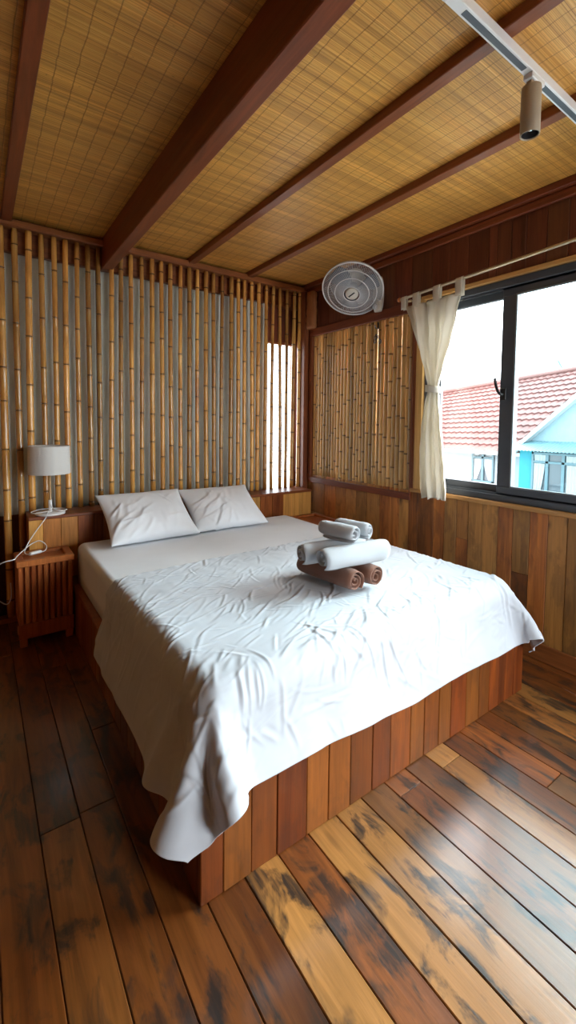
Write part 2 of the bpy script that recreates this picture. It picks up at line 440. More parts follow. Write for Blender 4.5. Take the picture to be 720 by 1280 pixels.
# ceiling of woven reed matting
def mat_ceiling():
    m, nt, b = new_mat('reed_matting')
    tc = N(nt, 'ShaderNodeTexCoord'); v = tc.outputs['Object']
    reed = noise(nt, mapped(nt, v, (1.2, 330, 1)), 1.0, 2, .5)
    band = noise(nt, mapped(nt, v, (.9, 26, 1)), 1.0, 4, .6)
    blot = noise(nt, mapped(nt, v, (3, 3, 1)), 1.0, 4, .6)
    c = ramp(nt, [(.25, (.38, .165, .030)), (.5, (.68, .335, .066)), (.75, (.84, .49, .135))], reed)
    c = mix(nt, .75, c, ramp(nt, [(.3, .62), (.7, 1.2)], band), 'MULTIPLY')
    c = mix(nt, .5, c, ramp(nt, [(.3, .75), (.7, 1.15)], blot), 'MULTIPLY')
    sep = N(nt, 'ShaderNodeSeparateXYZ'); nt.links.new(v, sep.inputs[0])
    wob = math_(nt, 'MULTIPLY', noise(nt, mapped(nt, v, (4, 14, 1)), 1.0, 2), .012)
    fx = math_(nt, 'FRACT', math_(nt, 'DIVIDE', math_(nt, 'ADD', sep.outputs[0], wob), .068))
    fy = math_(nt, 'FRACT', math_(nt, 'DIVIDE', math_(nt, 'ADD', sep.outputs[1], wob), .085))
    lx = ramp(nt, [(.0, 1), (.045, 1), (.07, 0)], fx)
    ly = ramp(nt, [(.0, .5), (.03, .5), (.05, 0)], fy)
    spots = ramp(nt, [(.66, 0), (.73, 1)], noise(nt, mapped(nt, v, (40, 90, 1)), 1.0, 3, .7))
    c = mix(nt, math_(nt, 'MULTIPLY', math_(nt, 'MAXIMUM', lx, ly), .45), c, (.12, .05, .015))
    c = mix(nt, math_(nt, 'MULTIPLY', spots, .55), c, (.07, .03, .012))
    nt.links.new(c, b.inputs['Base Color']); b.inputs['Roughness'].default_value = .42
    b.inputs['Specular IOR Level'].default_value = .45
    bump(nt, b, math_(nt, 'SUBTRACT', reed, lx), .55, .002)
    return m
M_ceil = mat_ceiling()
m = MB(); m.box((XL - .1, YF - .1, ZC), (XW + .15, YB + .2, ZC + .08)); struct(m.build('ceiling', M_ceil))

# planked wall helper: upright boards on a plane, with a backing slab
def boards(m, axis, plane, depth, lo, hi, z0, z1, wid, rng, edges=None, joints=False, ch=.0025):
    e = edges[:] if edges else [lo]
    if not edges:
        while e[-1] < hi: e.append(e[-1] + rng.uniform(*wid))
        e[-1] = hi
    for a, b in zip(e[:-1], e[1:]):
        cuts = [z0, z1]
        if joints and rng.random() < .25: cuts.insert(1, rng.uniform(z0 + .25, z1 - .2))
        for c, d in zip(cuts[:-1], cuts[1:]):
            j = rng.uniform(0, .0025); t = rnd_tint(rng)
            if axis == 'x': m.box((a + .0008, plane + j, c + .0005), (b - .0008, plane + depth, d - .0005), ch, t)
            else: m.box((plane + j, a + .0008, c + .0005), (plane + depth, b - .0008, d - .0005), ch, t)

# right wall: wainscot below, dark boards above, openings for the bamboo panel and the window
YW0, YW1 = -.26, 2.005      # window opening along y
ZS, ZT = .878, 2.228         # sill and head of the window
m = MB()
we = [3.50, 3.30, 3.083, 2.93, 2.792, 2.67, 2.54, 2.399, 2.30, 2.20, 2.113, 2.027, 1.894, 1.804, 1.712, 1.624, 1.524, 1.425, 1.332, 1.234, 1.134, 1.033]
while we[-1] > YF: we.append(we[-1] - rng.uniform(.08, .115))
boards(m, 'y', XW, .03, 0, 0, 0, .858, None, rng, edges=we[::-1], joints=True)
m.box((XW + .03, YF, -.03), (XW + .16, YB + .15, .858), tint=(.1, .1, .1))
wall_right = struct(m.build('wall_right', M_wains))
m = MB()
ue = [3.5, 3.36, 3.2, 3.06, 2.9, 2.75, 2.62, 2.47, 2.3, 2.13, 1.96, 1.82, 1.682, 1.542, 1.49, 1.403, 1.318, 1.204, 1.093]
while ue[-1] > YF: ue.append(ue[-1] - rng.uniform(.08, .16))
boards(m, 'y', XW, .03, 0, 0, ZT + .012, ZC, None, rng, edges=ue[::-1])
m.box((XW + .03, YF, ZT + .012), (XW + .16, YB + .15, ZC), tint=(.1, .1, .1))
m.box((XW, 3.315, .858), (XW + .16, YB + .15, ZT + .012), .002, (.5, .3, .4))       # pier in the corner
m.box((XW, YF, .858), (XW + .16, YW0, ZT + .012), .002, (.5, .3, .6))                # pier behind the viewer
struct(m.build('wall_right_upper', M_upper))
m = MB()
m.box((XW - .006, 2.065, .858), (XW + .16, 2.092, ZT + .012), .002, (.5, .2, .1))
struct(m.build('trim_1', M_redz))                                                    # dark stile between panel and window
m = MB()
m.box((XW - .012, YW1 + .002, .862), (XW + .16, 2.065, ZT + .012), .002, (.6, .7, .3))
struct(m.build('trim_2', M_goldz))                                                   # pale window jamb
m = MB()
m.box((XW - .014, YW0, ZT), (XW + .16, YW1 + .03, ZT + .026), .002, (.6, .7, .8))
struct(m.build('trim_3', M_gold))
m = MB()
m.box((XW - .022, YW0, .852), (XW + .02, 2.09, .878), .003, (.35, .5, .5))
m.box((XW + .02, YW0, .852), (XW + .16, 2.01, .872), .0, (.35, .5, .5))
struct(m.build('trim_4', M_gold))                                                    # window sill
m = MB(); m.box((XW - .014, YF, 0), (XW, 3.3, .102), .004, (.6, .4, .2)); struct(m.build('baseboard_right', M_base))

# back wall: wooden boards with an unglazed-looking bright slit at its right end
m = MB()
SX0, SX1, SZ0, SZ1 = 2.245, 2.608, .66, 2.13
for (a, b, c, d) in ((XL, SX0, -.03, ZC), (SX1, XW + .16, -.03, ZC), (SX0, SX1, -.03, SZ0), (SX0, SX1, SZ1, ZC)):
    boards(m, 'x', YB + .06, .02, a, b, c, d, (.10, .16), rng)
    m.box((a, YB + .08, c), (b, YB + .10, d), tint=(.2, .2, .2))
struct(m.build('wall_back', M_upper))
m = MB(); boards(m, 'y', XL - .03, .03, YF, YB + .1, 0, ZC, (.1, .16), rng)
m.box((XL - .12, YF - .1, -.03), (XL - .03, YB + .16, ZC)); struct(m.build('wall_left', M_wains))
DX0, DX1, DZ = 1.40, 2.50, 2.10      # unseen glazed balcony door, added behind the viewer to bring in daylight
m = MB()
for (a, b, c, d) in ((XL, DX0, -.03, ZC), (DX1, XW, -.03, ZC), (DX0, DX1, DZ, ZC)):
    boards(m, 'x', YF - .03, .03, a, b, c, d, (.1, .16), rng)
    m.box((a - (.1 if a == XL else 0), YF - .12, c), (b + (.16 if b == XW else 0), YF - .03, d))
struct(m.build('wall_front', M_wains))
dr = bpy.data.objects.new('added_door_1', None); col.objects.link(dr); dr.location = (1.95, YF - .06, 0); dr['kind'] = 'structure'
m = MB()
for a, b in (((DX0, YF - .11, 0), (DX0 + .05, YF - .03, DZ)), ((DX1 - .05, YF - .11, 0), (DX1, YF - .03, DZ)), ((DX0 + .05, YF - .11, DZ - .05), (DX1 - .05, YF - .03, DZ)), ((DX0 + .05, YF - .11, 0), (DX1 - .05, YF - .03, .05)), ((1.92, YF - .10, .05), (1.98, YF - .04, DZ - .05))): m.box(a, b, .004)
m.build('door_frame', M_alu, dr)
m = MB(); m.box((DX0 + .05, YF - .075, .05), (1.92, YF - .071, DZ - .05)); m.build('pane', M_glassL, dr)
m = MB(); m.box((1.98, YF - .075, .05), (DX1 - .05, YF - .071, DZ - .05)); m.build('pane', M_glassL, dr)
# narrow window behind the poles
win2 = bpy.data.objects.new('window_2', None); col.objects.link(win2); win2.location = (2.36, YB + .09, SZ0); win2['kind'] = 'structure'
m = MB()
for a, b in (((SX0, YB + .06, SZ0), (SX0 + .02, YB + .11, SZ1)), ((SX1 - .02, YB + .06, SZ0), (SX1, YB + .11, SZ1)),
             ((SX0, YB + .06, SZ0), (SX1, YB + .11, SZ0 + .02)), ((SX0, YB + .06, SZ1 - .02), (SX1, YB + .11, SZ1))): m.box(a, b, .002)
m.build('window_frame', M_redz, win2)
m = MB(); m.box((SX0 + .02, YB + .08, SZ0 + .02), (SX1 - .02, YB + .084, SZ1 - .02)); m.build('pane', M_glassL, win2)

# ceiling beam, battens and cornices
m = MB(); m.box((.762, YF, 2.452), (.835, 3.44, ZC), .004, (.5, .4, .2)); struct(m.build('trim_5', M_redx))
n_ = 6
for (a, b, t) in ((.152, .212, .3), (1.408, 1.462, .6), (1.95, 2.005, .8), (-.46, -.40, .2), (-1.06, -1.0, .5)):
    m = MB(); m.box((a, YF, 2.617), (b, 3.42, ZC), .003, (.5, t, t)); struct(m.build('trim_%d' % n_, M_redx)); n_ += 1
m = MB(); m.box((XL, 3.375, 2.592), (XW, 3.455, 2.640), .006, (.7, .5, .2)); m.box((XL, 3.455, 2.600), (XW, YB + .06, ZC), 0, (.3, .5, .3))
struct(m.build('trim_%d' % n_, M_redy)); n_ += 1
m = MB(); m.box((XL, 3.46, 2.455), (XW, 3.56, 2.60), .003, (.35, .3, .7)); struct(m.build('trim_%d' % n_, M_redy)); n_ += 1
m = MB(); m.box((XW - .022, YF, 2.565), (XW, 3.375, 2.612), .005, (.55, .2, .3)); m.box((XW - .045, YF, 2.618), (XW, 3.375, ZC), .005, (.5, .2, .6))
m.box((XW - .015, YF, 2.605), (XW, 3.375, 2.62), 0, (.2, .2, .2))
struct(m.build('trim_%d' % n_, M_redx)); n_ += 1
m = MB(); m.box((2.555, 3.335, .0), (XW, 3.46, 2.592), .006, (.6, .4, .3)); struct(m.build('trim_%d' % n_, M_redz)); n_ += 1

# ------------------------------------------------------------------ the big window
win = bpy.data.objects.new('window_1', None); col.objects.link(win); win.location = (2.66, .86, ZS); win['kind'] = 'structure'
def frame_rect(m, x0, x1, ya, yb, za, zb, w, wt=None, wb=None, ch=.003):
    wt = wt or w; wb = wb or w
    m.box((x0, ya, za), (x1, yb, za + wb), ch); m.box((x0, ya, zb - wt), (x1, yb, zb), ch)
    m.box((x0, ya, za + wb), (x1, ya + w, zb - wt), ch); m.box((x0, yb - w, za + wb), (x1, yb, zb - wt), ch)
m = MB(); frame_rect(m, 2.618, 2.715, YW0 + .002, YW1 - .002, ZS, ZT - .002, .040, .045, .040)
m.box((2.628, YW0, ZS + .038), (2.634, YW1 - .02, ZS + .052), .001)
m.box((2.628, YW0, ZT - .062), (2.634, YW1 - .02, ZT - .046), .001)
m.build('window_frame', M_alu, win)
def sash(ya, yb, x0, gl, lw, rw, seal):
    m = MB(); za, zb = ZS + .040, ZT - .047
    m.box((x0, ya, za), (x0 + .032, yb, za + .054), .003); m.box((x0, ya, zb - .054), (x0 + .032, yb, zb), .003)
    m.box((x0, ya, za + .054), (x0 + .032, ya + lw, zb - .054), .003); m.box((x0, yb - rw, za + .054), (x0 + .032, yb, zb - .054), .003)
    s_ = m.build('sash', M_alu, win)
    g_ = MB(); g_.box((x0 + .014, ya + lw, za + .054), (x0 + .018, yb - rw, zb - .054)); g_.build('pane', gl, s_)
    if seal:
        q = MB(); frame_rect(q, x0 - .004, x0 + .010, ya + lw - .004, yb - rw + .004, za + .050, zb - .050, .010, ch=.002)
        q.build('bead', M_groove, s_)
    return s_
sash(1.375, YW1 - .04, 2.668, M_glassL, .075, .06, False)
s2 = sash(.40, 1.452, 2.628, M_glassR, .07, .085, True)
sash(YW0 + .04, .48, 2.668, M_glassL, .07, .07, False)
m = MB(); m.box((2.612, 1.405, 1.50), (2.630, 1.445, 1.575), .004)
m.tube(catmull([(2.612, 1.425, 1.535), (2.596, 1.432, 1.538), (2.592, 1.447, 1.56), (2.590, 1.458, 1.60), (2.584, 1.462, 1.635)], 5), [.009] * 21, 8)
m.build('handle', M_black, s2)

# ------------------------------------------------------------------ bamboo screen on the back wall
def pole_mb(x, y, z0, z1, r, rng, lean=0.0, bend=.004, base_t=None):
    """one cane: internodes, raised node rings, a slight bow"""
    pts = []; rr = []; tint = []
    br = rng.random() if base_t is None else base_t; off = rng.random(); ph = rng.uniform(0, 6)
    z = z0; nodes = []; q = z0 + rng.uniform(.02, .25)
    while q < z1 - .02: nodes.append(q); q += rng.uniform(.20, .34)
    zs = {z0, z1}
    for q in nodes: zs |= {q - .012, q - .005, q - .0015, q + .0015, q + .005, q + .012}
    q = z0
    while q < z1: zs.add(q); q += .12
    for q in sorted(k for k in zs if z0 <= k <= z1):
        d = min([abs(q - k) for k in nodes] + [9])
        rad = r * (1.0 - .10 * (q - z0) / max(.1, z1 - z0))
        dark = 0.0
        if d < .002: rad *= .97; dark = .95
        elif d < .006: rad *= 1.10; dark = .25
        u = (q - z0) / (z1 - z0)
        pts.append((x + lean * (u - .5) + bend * math.sin(ph + 3.1 * u), y + bend * .5 * math.sin(ph * 2 + 4 * u), q)); rr.append(rad)
        tint.append((br, dark, off))
    m = MB(); m.tube(pts, rr, 12, tint); return m

screen = thing('bamboo_screen', (1.3, 3.41, 0), 'row of upright bamboo poles lining the whole back wall behind the bed', 'bamboo screen')
PX = [-.30, -.225, -.15, -.075, 0, .075, .152, .230, .300, .379, .453, .523, .598, .668, .737, .819, .891, .967, 1.042, 1.124, 1.199, 1.274, 1.354, 1.428, 1.501, 1.580,
      1.649, 1.724, 1.807, 1.881, 1.941, 2.020, 2.089, 2.172, 2.239, 2.325, 2.401, 2.481, 2.545]
RAD = {.152: .023, .23: .021, .30: .022}
rp = random.Random(5)
HZ = .728
for x in PX:
    on_ledge = x > .26
    pole_mb(x, 3.416 + rp.uniform(-.006, .006), HZ if on_ledge else .03, 2.595, RAD.get(x, rp.uniform(.0165, .0205)), rp, rp.uniform(-.012, .012)).build('bamboo_pole', M_pole, screen)
m = MB(); m.box((XL, 3.38, .0), (.215, 3.46, .03), .003); m.build('bottom_rail', M_redy, screen)

# grey cloth hung behind the poles
def curtain_sheet(x0, x1, y, z0, z1, amp, nf, rng, nx=150, nz=26):
    ph = [rng.uniform(0, 6) for _ in range(6)]; P = []
    for j in range(nz + 1):
        w = j / nz; z = z0 + (z1 - z0) * w; row = []
        for i in range(nx + 1):
            u = i / nx; a = amp * (.45 + .55 * (1 - w))
            d = a * (math.sin(2 * PI * nf * u + ph[0] + .5 * math.sin(3 * u * PI + ph[1])) + .5 * math.sin(2 * PI * nf * 1.73 * u + ph[2] + w * .6))
            row.append((x0 + (x1 - x0) * u, y + d, z))
        P.append(row)
    return P
cg = random.Random(8)
m = MB(); m.grid(curtain_sheet(-1.0, .735, 3.505, .70, 2.50, .010, 13, cg))
o = m.build('curtain', M_fabric); so = o.modifiers.new('cloth_thickness', 'SOLIDIFY'); so.thickness = .002
tag(o, 'grey cloth hanging behind the bamboo poles left of the thick ceiling beam', 'curtain', 'grey cloths behind the bamboo')
m = MB(); m.grid(curtain_sheet(.75, 2.245, 3.505, .70, 2.49, .010, 12, cg))
o = m.build('curtain', M_fabric); so = o.modifiers.new('cloth_thickness', 'SOLIDIFY'); so.thickness = .002
tag(o, 'grey cloth hanging behind the bamboo poles above the two pillows', 'curtain', 'grey cloths behind the bamboo')

# ------------------------------------------------------------------ bamboo panel on the right wall
panel = thing('bamboo_cladding', (2.60, 2.69, .80), 'panel of closely set bamboo canes in a wooden frame under the fan', 'bamboo panel')
rc = random.Random(21)
y = 3.278; first = True
while y > 2.115:
    r = rc.uniform(.0165, .0225)
    y -= r
    pole_mb(2.632, 0, .832, 2.178, r, rc, 0, .0015).build('bamboo_cane', M_cane, panel).location = Vector((0, y - 2.69, 0)) - Vector((0, -2.69, 0))
    y -= r * .96
    if abs(y - 2.475) < .02: y -= .0035
    elif abs(y - 2.228) < .02: y -= .0018
m = MB()
m.box((2.596, 2.092, .786), (2.64, 3.315, .836), .003, (.4, .3, .2)); m.build('frame_rail', M_redx, panel)
m = MB(); m.box((2.598, 2.092, 2.165), (2.66, 3.315, 2.238), .003, (.4, .3, .5))
m.build('frame_rail', M_redx, panel)
m = MB(); m.box((2.596, 3.278, .836), (2.66, 3.315, 2.165), .003, (.5, .4, .2)); m.build('frame_stile', M_redz, panel)
m = MB(); m.box((2.600, 2.092, .836), (2.66, 2.108, 2.165), .003, (.4, .4, .2)); m.build('frame_stile', M_redz, panel)

# small dark hooks near the top of the panel
hk = thing('wall_hook', (2.60, 2.43, 2.0), 'small dark metal hook with rings near the top of the bamboo panel', 'hook')
m = MB(); m.box((2.594, 2.436, 2.10), (2.606, 2.452, 2.15), .002); m.tube(catmull([(2.60, 2.444, 2.11), (2.585, 2.444, 2.10), (2.570, 2.444, 2.105), (2.565, 2.444, 2.125)], 5), .004, 6)
m.build('hook', M_black, hk)
for (yy, zz, R) in ((2.455, 2.035, .020), (2.468, 2.005, .017), (2.415, 1.995, .016)):
    m = MB(); Q = Matrix.Translation((2.592, yy, zz)) @ Matrix.Rotation(PI / 2, 4, 'Y') @ Matrix.Rotation(.3, 4, 'X'); m.ring((0, 0, 0), R, .004, Q, 20, 6); m.build('ring', M_black, hk)
m = MB(); m.tube([(2.594, 2.444, 2.10), (2.594, 2.452, 2.05)], .002, 6); m.tube([(2.594, 2.452, 2.05), (2.594, 2.42, 2.008)], .002, 6); m.build('cord', M_black, hk)

# rough log block at the corner under the ceiling
blk = MB(); P = []
for j in range(15):
    z = 2.235 + (2.575 - 2.235) * j / 14; row = []
    for i in range(20):
        a = 2 * PI * i / 20; q = 1 / max(abs(math.cos(a)), abs(math.sin(a))) ** .75
        w = rc.uniform(.90, 1.07) * (1 - (.12 if j in (0, 14) else 0))
        row.append((2.583 + .030 * q * math.cos(a) * w, 3.272 + .055 * q * math.sin(a) * w, z))
    P.append(row)
blk.grid(P, True, (.5, .4, .3)); n0 = len(blk.v) - 300
blk.f.append(list(range(n0, n0 + 20))); blk.sm.append(False); blk.f.append(list(range(n0 + 280, n0 + 300))); blk.sm.append(False)
tag(blk.build('wooden_block', M_block), 'rough brown log block fixed in the corner left of the fan', 'wooden block')

# ------------------------------------------------------------------ bed
bed = thing('bed_frame', (1.356, 1.06, 0), 'low platform bed frame clad in upright orange brown boards', 'bed')
be = [.474, .545, .638, .731, .847, .941, 1.041, 1.152, 1.248, 1.365, 1.45, 1.546, 1.628, 1.74, 1.844, 1.93, 2.016, 2.069, 2.15, 2.238]
rb = random.Random(4)
m = MB(); boards(m, 'x', 1.063, .022, 0, 0, 0, .285, None, rb, edges=be); m.build('foot_panel', M_bed, bed)
ye = [1.087]
while ye[-1] < 3.2: ye.append(ye[-1] + rb.uniform(.08, .11))
ye[-1] = 3.195
m = MB(); boards(m, 'y', .474, .022, 0, 0, 0, .285, None, rb, edges=ye); m.build('side_panel', M_bed, bed)
m = MB(); boards(m, 'y', 2.216, .022, 0, 0, 0, .285, None, rb, edges=ye); m.build('side_panel', M_bed, bed)
m = MB(); m.box((.472, 1.061, .285), (2.240, 3.195, .305), .004, (.5, .4, .3)); m.build('platform_top', M_bedtop, bed)

# headboard ledge
hb = thing('headboard', (1.39, 3.20, 0), 'boarded wooden headboard ledge carrying the bamboo poles and the lamp', 'headboard')
he = [.253, .334, .438, .541, .643, .706]
while he[-1] < 2.55: he.append(he[-1] + rb.uniform(.08, .13))
he[-1] = 2.555
m = MB()
ht = [(1.0, 1.0, .1), (.85, .50, .3), (.8, .58, .5), (.45, .1, .7), (.15, .1, .9)]
for i, (a, b) in enumerate(zip(he[:-1], he[1:])):
    t = ht[i] if i < len(ht) else rnd_tint(rb, .2, .7)
    m.box((a + .0008, 3.205 + rb.uniform(0, .002), 0), (b - .0008, 3.23, .706), .002, t)
m.build('front_panel', M_head, hb)
m = MB(); m.box((.254, 3.231, 0), (.274, 3.45, .706), .002, (.5, .3, .4)); m.build('end_panel', M_head, hb)
m = MB(); m.box((.2525, 3.198, .706), (2.555, 3.452, .728), .004, (.35, .3, .4)); m.build('ledge_top', M_bedtop, hb)

# mattress with fitted sheet
def rounded_slab(a, b, r, nx, ny, puff=0.0, seed=0):
    """rounded box as a grid wrapped over the top, with side skirts"""
    g = random.Random(seed); m = MB(); P = []
    def prof(n, lo, hi):
        return [lo + (hi - lo) * i / n for i in range(n + 1)]
    zt, zb = b[2], a[2]
    steps = [(-1, zb), (-1, zb + (zt - r - zb) * .33), (-1, zb + (zt - r - zb) * .66)]
    arc = [(-math.cos(t), math.sin(t)) for t in [PI / 2 * k / 5 for k in range(6)]]
    rows = []
    inset = [(0, zb + .0), (0, zb + (zt - r - zb) * .3), (0, zb + (zt - r - zb) * .7)] + [(r * (1 - math.cos(PI / 2 * k / 5)), zt - r + r * math.sin(PI / 2 * k / 5)) for k in range(6)]
    per = []
    cr = .05
    def outline(d):
        pts = []; x0, x1, y0, y1 = a[0] + d, b[0] - d, a[1] + d, b[1] - d; c = max(cr - d, .004)
        for cx, cy, st in ((x1 - c, y0 + c, -PI / 2), (x1 - c, y1 - c, 0), (x0 + c, y1 - c, PI / 2), (x0 + c, y0 + c, PI)):
            for k in range(5): t = st + PI / 2 * k / 4; pts.append((cx + c * math.cos(t), cy + c * math.sin(t)))
        out = []
        for i in range(len(pts)):
            p, q = pts[i], pts[(i + 1) % len(pts)]; L = math.dist(p, q); n = max(1, int(L / .04))
            out.append((p, q, n))
        return out
    n_per = None
    for d, z in inset:
        o = outline(d)
        if n_per is None: n_per = [n for _, _, n in o]
        row = []
        for (p, q, _), n in zip(o, n_per):
            for k in range(n): row.append((p[0] + (q[0] - p[0]) * k / n, p[1] + (q[1] - p[1]) * k / n, z))
        rows.append(row)
    m.grid(rows, True)
    top0 = len(m.v) - len(rows[0])
    m.f.append([top0 + i for i in range(len(rows[0]))]); m.sm.append(False)
    m.f.append([i for i in range(len(rows[0]))][::-1]); m.sm.append(False)
    return m
tag(rounded_slab((.512, 1.115, .306), (2.190, 3.10, .552), .040, 0, 0).build('mattress', M_sheet), 'thick mattress in a smooth white fitted sheet on the platform bed', 'mattress')

# duvet: a flat sheet dropped over the mattress with the cloth solver, frozen, then creased
DNX, DNY = 100, 66
def drape_duvet():
    def collider(a, b, ch, fric=60):
        mm = MB(); mm.box(a, b, ch); o = mm.build('collider', None)
        o.modifiers.new('collision', 'COLLISION'); o.collision.thickness_outer = .015; o.collision.cloth_friction = fric
        return o
    tmp = [collider((.515, 1.118, .26), (2.188, 3.09, .553), .042), collider((.474, 1.063, 0), (2.238, 3.195, .305), .004), collider((2.58, -1, 0), (2.9, 3.5, 2), 0)]
    x0, x1, y0, y1 = .185, 2.52, .845, 2.30
    jit = random.Random(3); vs = []
    for j in range(DNY):
        for i in range(DNX):
            u = i / (DNX - 1); v = j / (DNY - 1)
            x = x0 + (x1 - x0) * u; y = y0 + (y1 - y0) * v
            rc = .26
            dy_ = max(0, y0 + rc - y)
            for sgn, xe in ((1, x0 + rc), (-1, x1 - rc)):
                dx_ = max(0, (xe - x) * sgn)
                if dx_ > 0 and dy_ > 0:
                    k_ = max(dx_, dy_) / math.hypot(dx_, dy_); k_ = 1 - (1 - k_) * .75
                    x = xe - sgn * dx_ * k_; y = y0 + rc - dy_ * k_
            y -= .10 * (1 - u) * v
            vs.append((x, y, .570 + jit.uniform(-.003, .003)))
    fs = [(j * DNX + i, j * DNX + i + 1, (j + 1) * DNX + i + 1, (j + 1) * DNX + i) for j in range(DNY - 1) for i in range(DNX - 1)]
    me = bpy.data.meshes.new('sheet'); me.from_pydata(vs, [], fs)
    d = bpy.data.objects.new('sheet', me); col.objects.link(d)
    g = d.vertex_groups.new(name='pin'); g.add([k for k, q in enumerate(vs) if .56 < q[0] < 2.15 and q[1] > 1.75], 1.0, 'ADD')
    c = d.modifiers.new('cloth', 'CLOTH'); s = c.settings; s.vertex_group_mass = 'pin'; s.quality = 6; s.mass = .25
    s.tension_stiffness = 40; s.compression_stiffness = 40; s.shear_stiffness = 8; s.bending_stiffness = 6; s.bending_damping = 1
    s.tension_damping = 8; s.compression_damping = 8; s.air_damping = 2
    cs = c.collision_settings; cs.collision_quality = 3; cs.distance_min = .006; cs.friction = 20; cs.use_self_collision = True; cs.self_distance_min = .006
    c.point_cache.frame_start = 1; c.point_cache.frame_end = 44
    for f in range(1, 45): sc.frame_set(f)
    ev = d.evaluated_get(bpy.context.evaluated_depsgraph_get()); em = ev.to_mesh()
    A = np.empty(len(em.vertices) * 3); em.vertices.foreach_get('co', A); ev.to_mesh_clear()
    for o in tmp + [d]:
        mm = o.data; bpy.data.objects.remove(o, do_unlink=True); bpy.data.meshes.remove(mm)
    sc.frame_set(1)
    return A.reshape(DNY, DNX, 3)
dv = drape_duvet()
def vnoise(x, y, seed):
    """smooth value noise on arrays"""
    xi = np.floor(x).astype(np.int64); yi = np.floor(y).astype(np.int64); fx = x - xi; fy = y - yi
    fx = fx * fx * (3 - 2 * fx); fy = fy * fy * (3 - 2 * fy)
    def h(a, b):
        n = (a * 374761393 + b * 668265263 + seed * 69069) & 0xffffffff
        n = ((n ^ (n >> 13)) * 1274126177) & 0xffffffff
        return ((n ^ (n >> 16)) & 0xffff) / 65535.0
    return (h(xi, yi) * (1 - fx) + h(xi + 1, yi) * fx) * (1 - fy) + (h(xi, yi + 1) * (1 - fx) + h(xi + 1, yi + 1) * fx) * fy
def upsample(A, k):
    def up(B):
        n = B.shape[0]; t = np.linspace(0, n - 1, (n - 1) * k + 1); i = np.minimum(t.astype(int), n - 2); f = (t - i)[:, None, None]
        p0 = B[np.maximum(i - 1, 0)]; p1 = B[i]; p2 = B[i + 1]; p3 = B[np.minimum(i + 2, n - 1)]
        return .5 * (2 * p1 + (p2 - p0) * f + (2 * p0 - 5 * p1 + 4 * p2 - p3) * f ** 2 + (3 * p1 - p0 - 3 * p2 + p3) * f ** 3)
    return up(up(A).transpose(1, 0, 2)).transpose(1, 0, 2)
for _ in range(3):          # even out sharp kinks
    even = dv.copy()
    even[1:-1, 1:-1] = .5 * dv[1:-1, 1:-1] + .125 * (dv[2:, 1:-1] + dv[:-2, 1:-1] + dv[1:-1, 2:] + dv[1:-1, :-2])
    even[0, 1:-1] = .5 * dv[0, 1:-1] + .25 * (dv[0, 2:] + dv[0, :-2])
    for e_ in (0, -1): even[1:-1, e_] = .5 * dv[1:-1, e_] + .25 * (dv[2:, e_] + dv[:-2, e_])
    dv = even
D = upsample(dv, 6)
J, I = D.shape[:2]
du = np.gradient(D, axis=1); dw = np.gradient(D, axis=0)
nrm = np.cross(du, dw); nrm /= np.linalg.norm(nrm, axis=2, keepdims=True) + 1e-9
uu, ww = np.meshgrid(np.linspace(0, 2.4, I), np.linspace(0, 1.45, J))     # cloth coordinates in metres
def crease_field(X, Y, n, seed, box_, angle, spread, length, width, height):
    """many short soft-edged creases, each pressed into a height field sampled at X, Y (metres)"""
    g = random.Random(seed); H = np.zeros_like(X)
    x0, x1, y0, y1 = box_
    for _ in range(n):
        cx = g.uniform(x0, x1); cy = g.uniform(y0, y1); a = g.gauss(angle, spread); L = g.uniform(*length); w = g.uniform(*width); h = g.uniform(*height)
        kk = g.uniform(-2.2, 2.2); sk = g.uniform(-.5, .5)
        dx = X - cx; dy = Y - cy
        near = (np.abs(dx) < L) & (np.abs(dy) < L)
        if not near.any(): continue
        dx = dx[near]; dy = dy[near]
        s_ = dx * math.cos(a) + dy * math.sin(a); t_ = -dx * math.sin(a) + dy * math.cos(a) - kk * s_ * s_
        tp = np.clip(1 - (2 * s_ / L) ** 2, 0, 1)
        H[near] += h * tp * (np.exp(-(t_ / w) ** 2) - .55 * np.exp(-((t_ - (1.6 + sk) * w) / (1.3 * w)) ** 2))
    return H
disp = crease_field(uu, ww, 420, 41, (.2, 2.2, .30, 1.45), .42, .30, (.06, .30), (.0045, .008), (.001, .0036))
disp += crease_field(uu, ww, 150, 42, (.2, 2.3, .30, 1.4), -.35, .7, (.05, .16), (.004, .008), (.001, .0032))
disp += crease_field(uu, ww, 200, 43, (.1, 2.35, .02, .42), .9, .8, (.06, .26), (.005, .010), (.001, .0034))
disp += crease_field(uu, ww, 45, 44, (.02, .40, .1, 1.4), .1, .35, (.15, .36), (.008, .015), (.001, .004))
disp += .009 * (vnoise(uu * 3.2, ww * 3.2, 7) - .5)
hem = np.minimum(ww, np.minimum(uu, 2.4 - uu))
disp = np.clip(disp, -.0045, .0075)
for _ in range(2):
    soft = disp.copy(); soft[1:-1, 1:-1] = .4 * disp[1:-1, 1:-1] + .15 * (disp[2:, 1:-1] + disp[:-2, 1:-1] + disp[1:-1, 2:] + disp[1:-1, :-2]); disp = soft
disp = disp * 1.1 * np.clip(hem / .07, .1, 1)
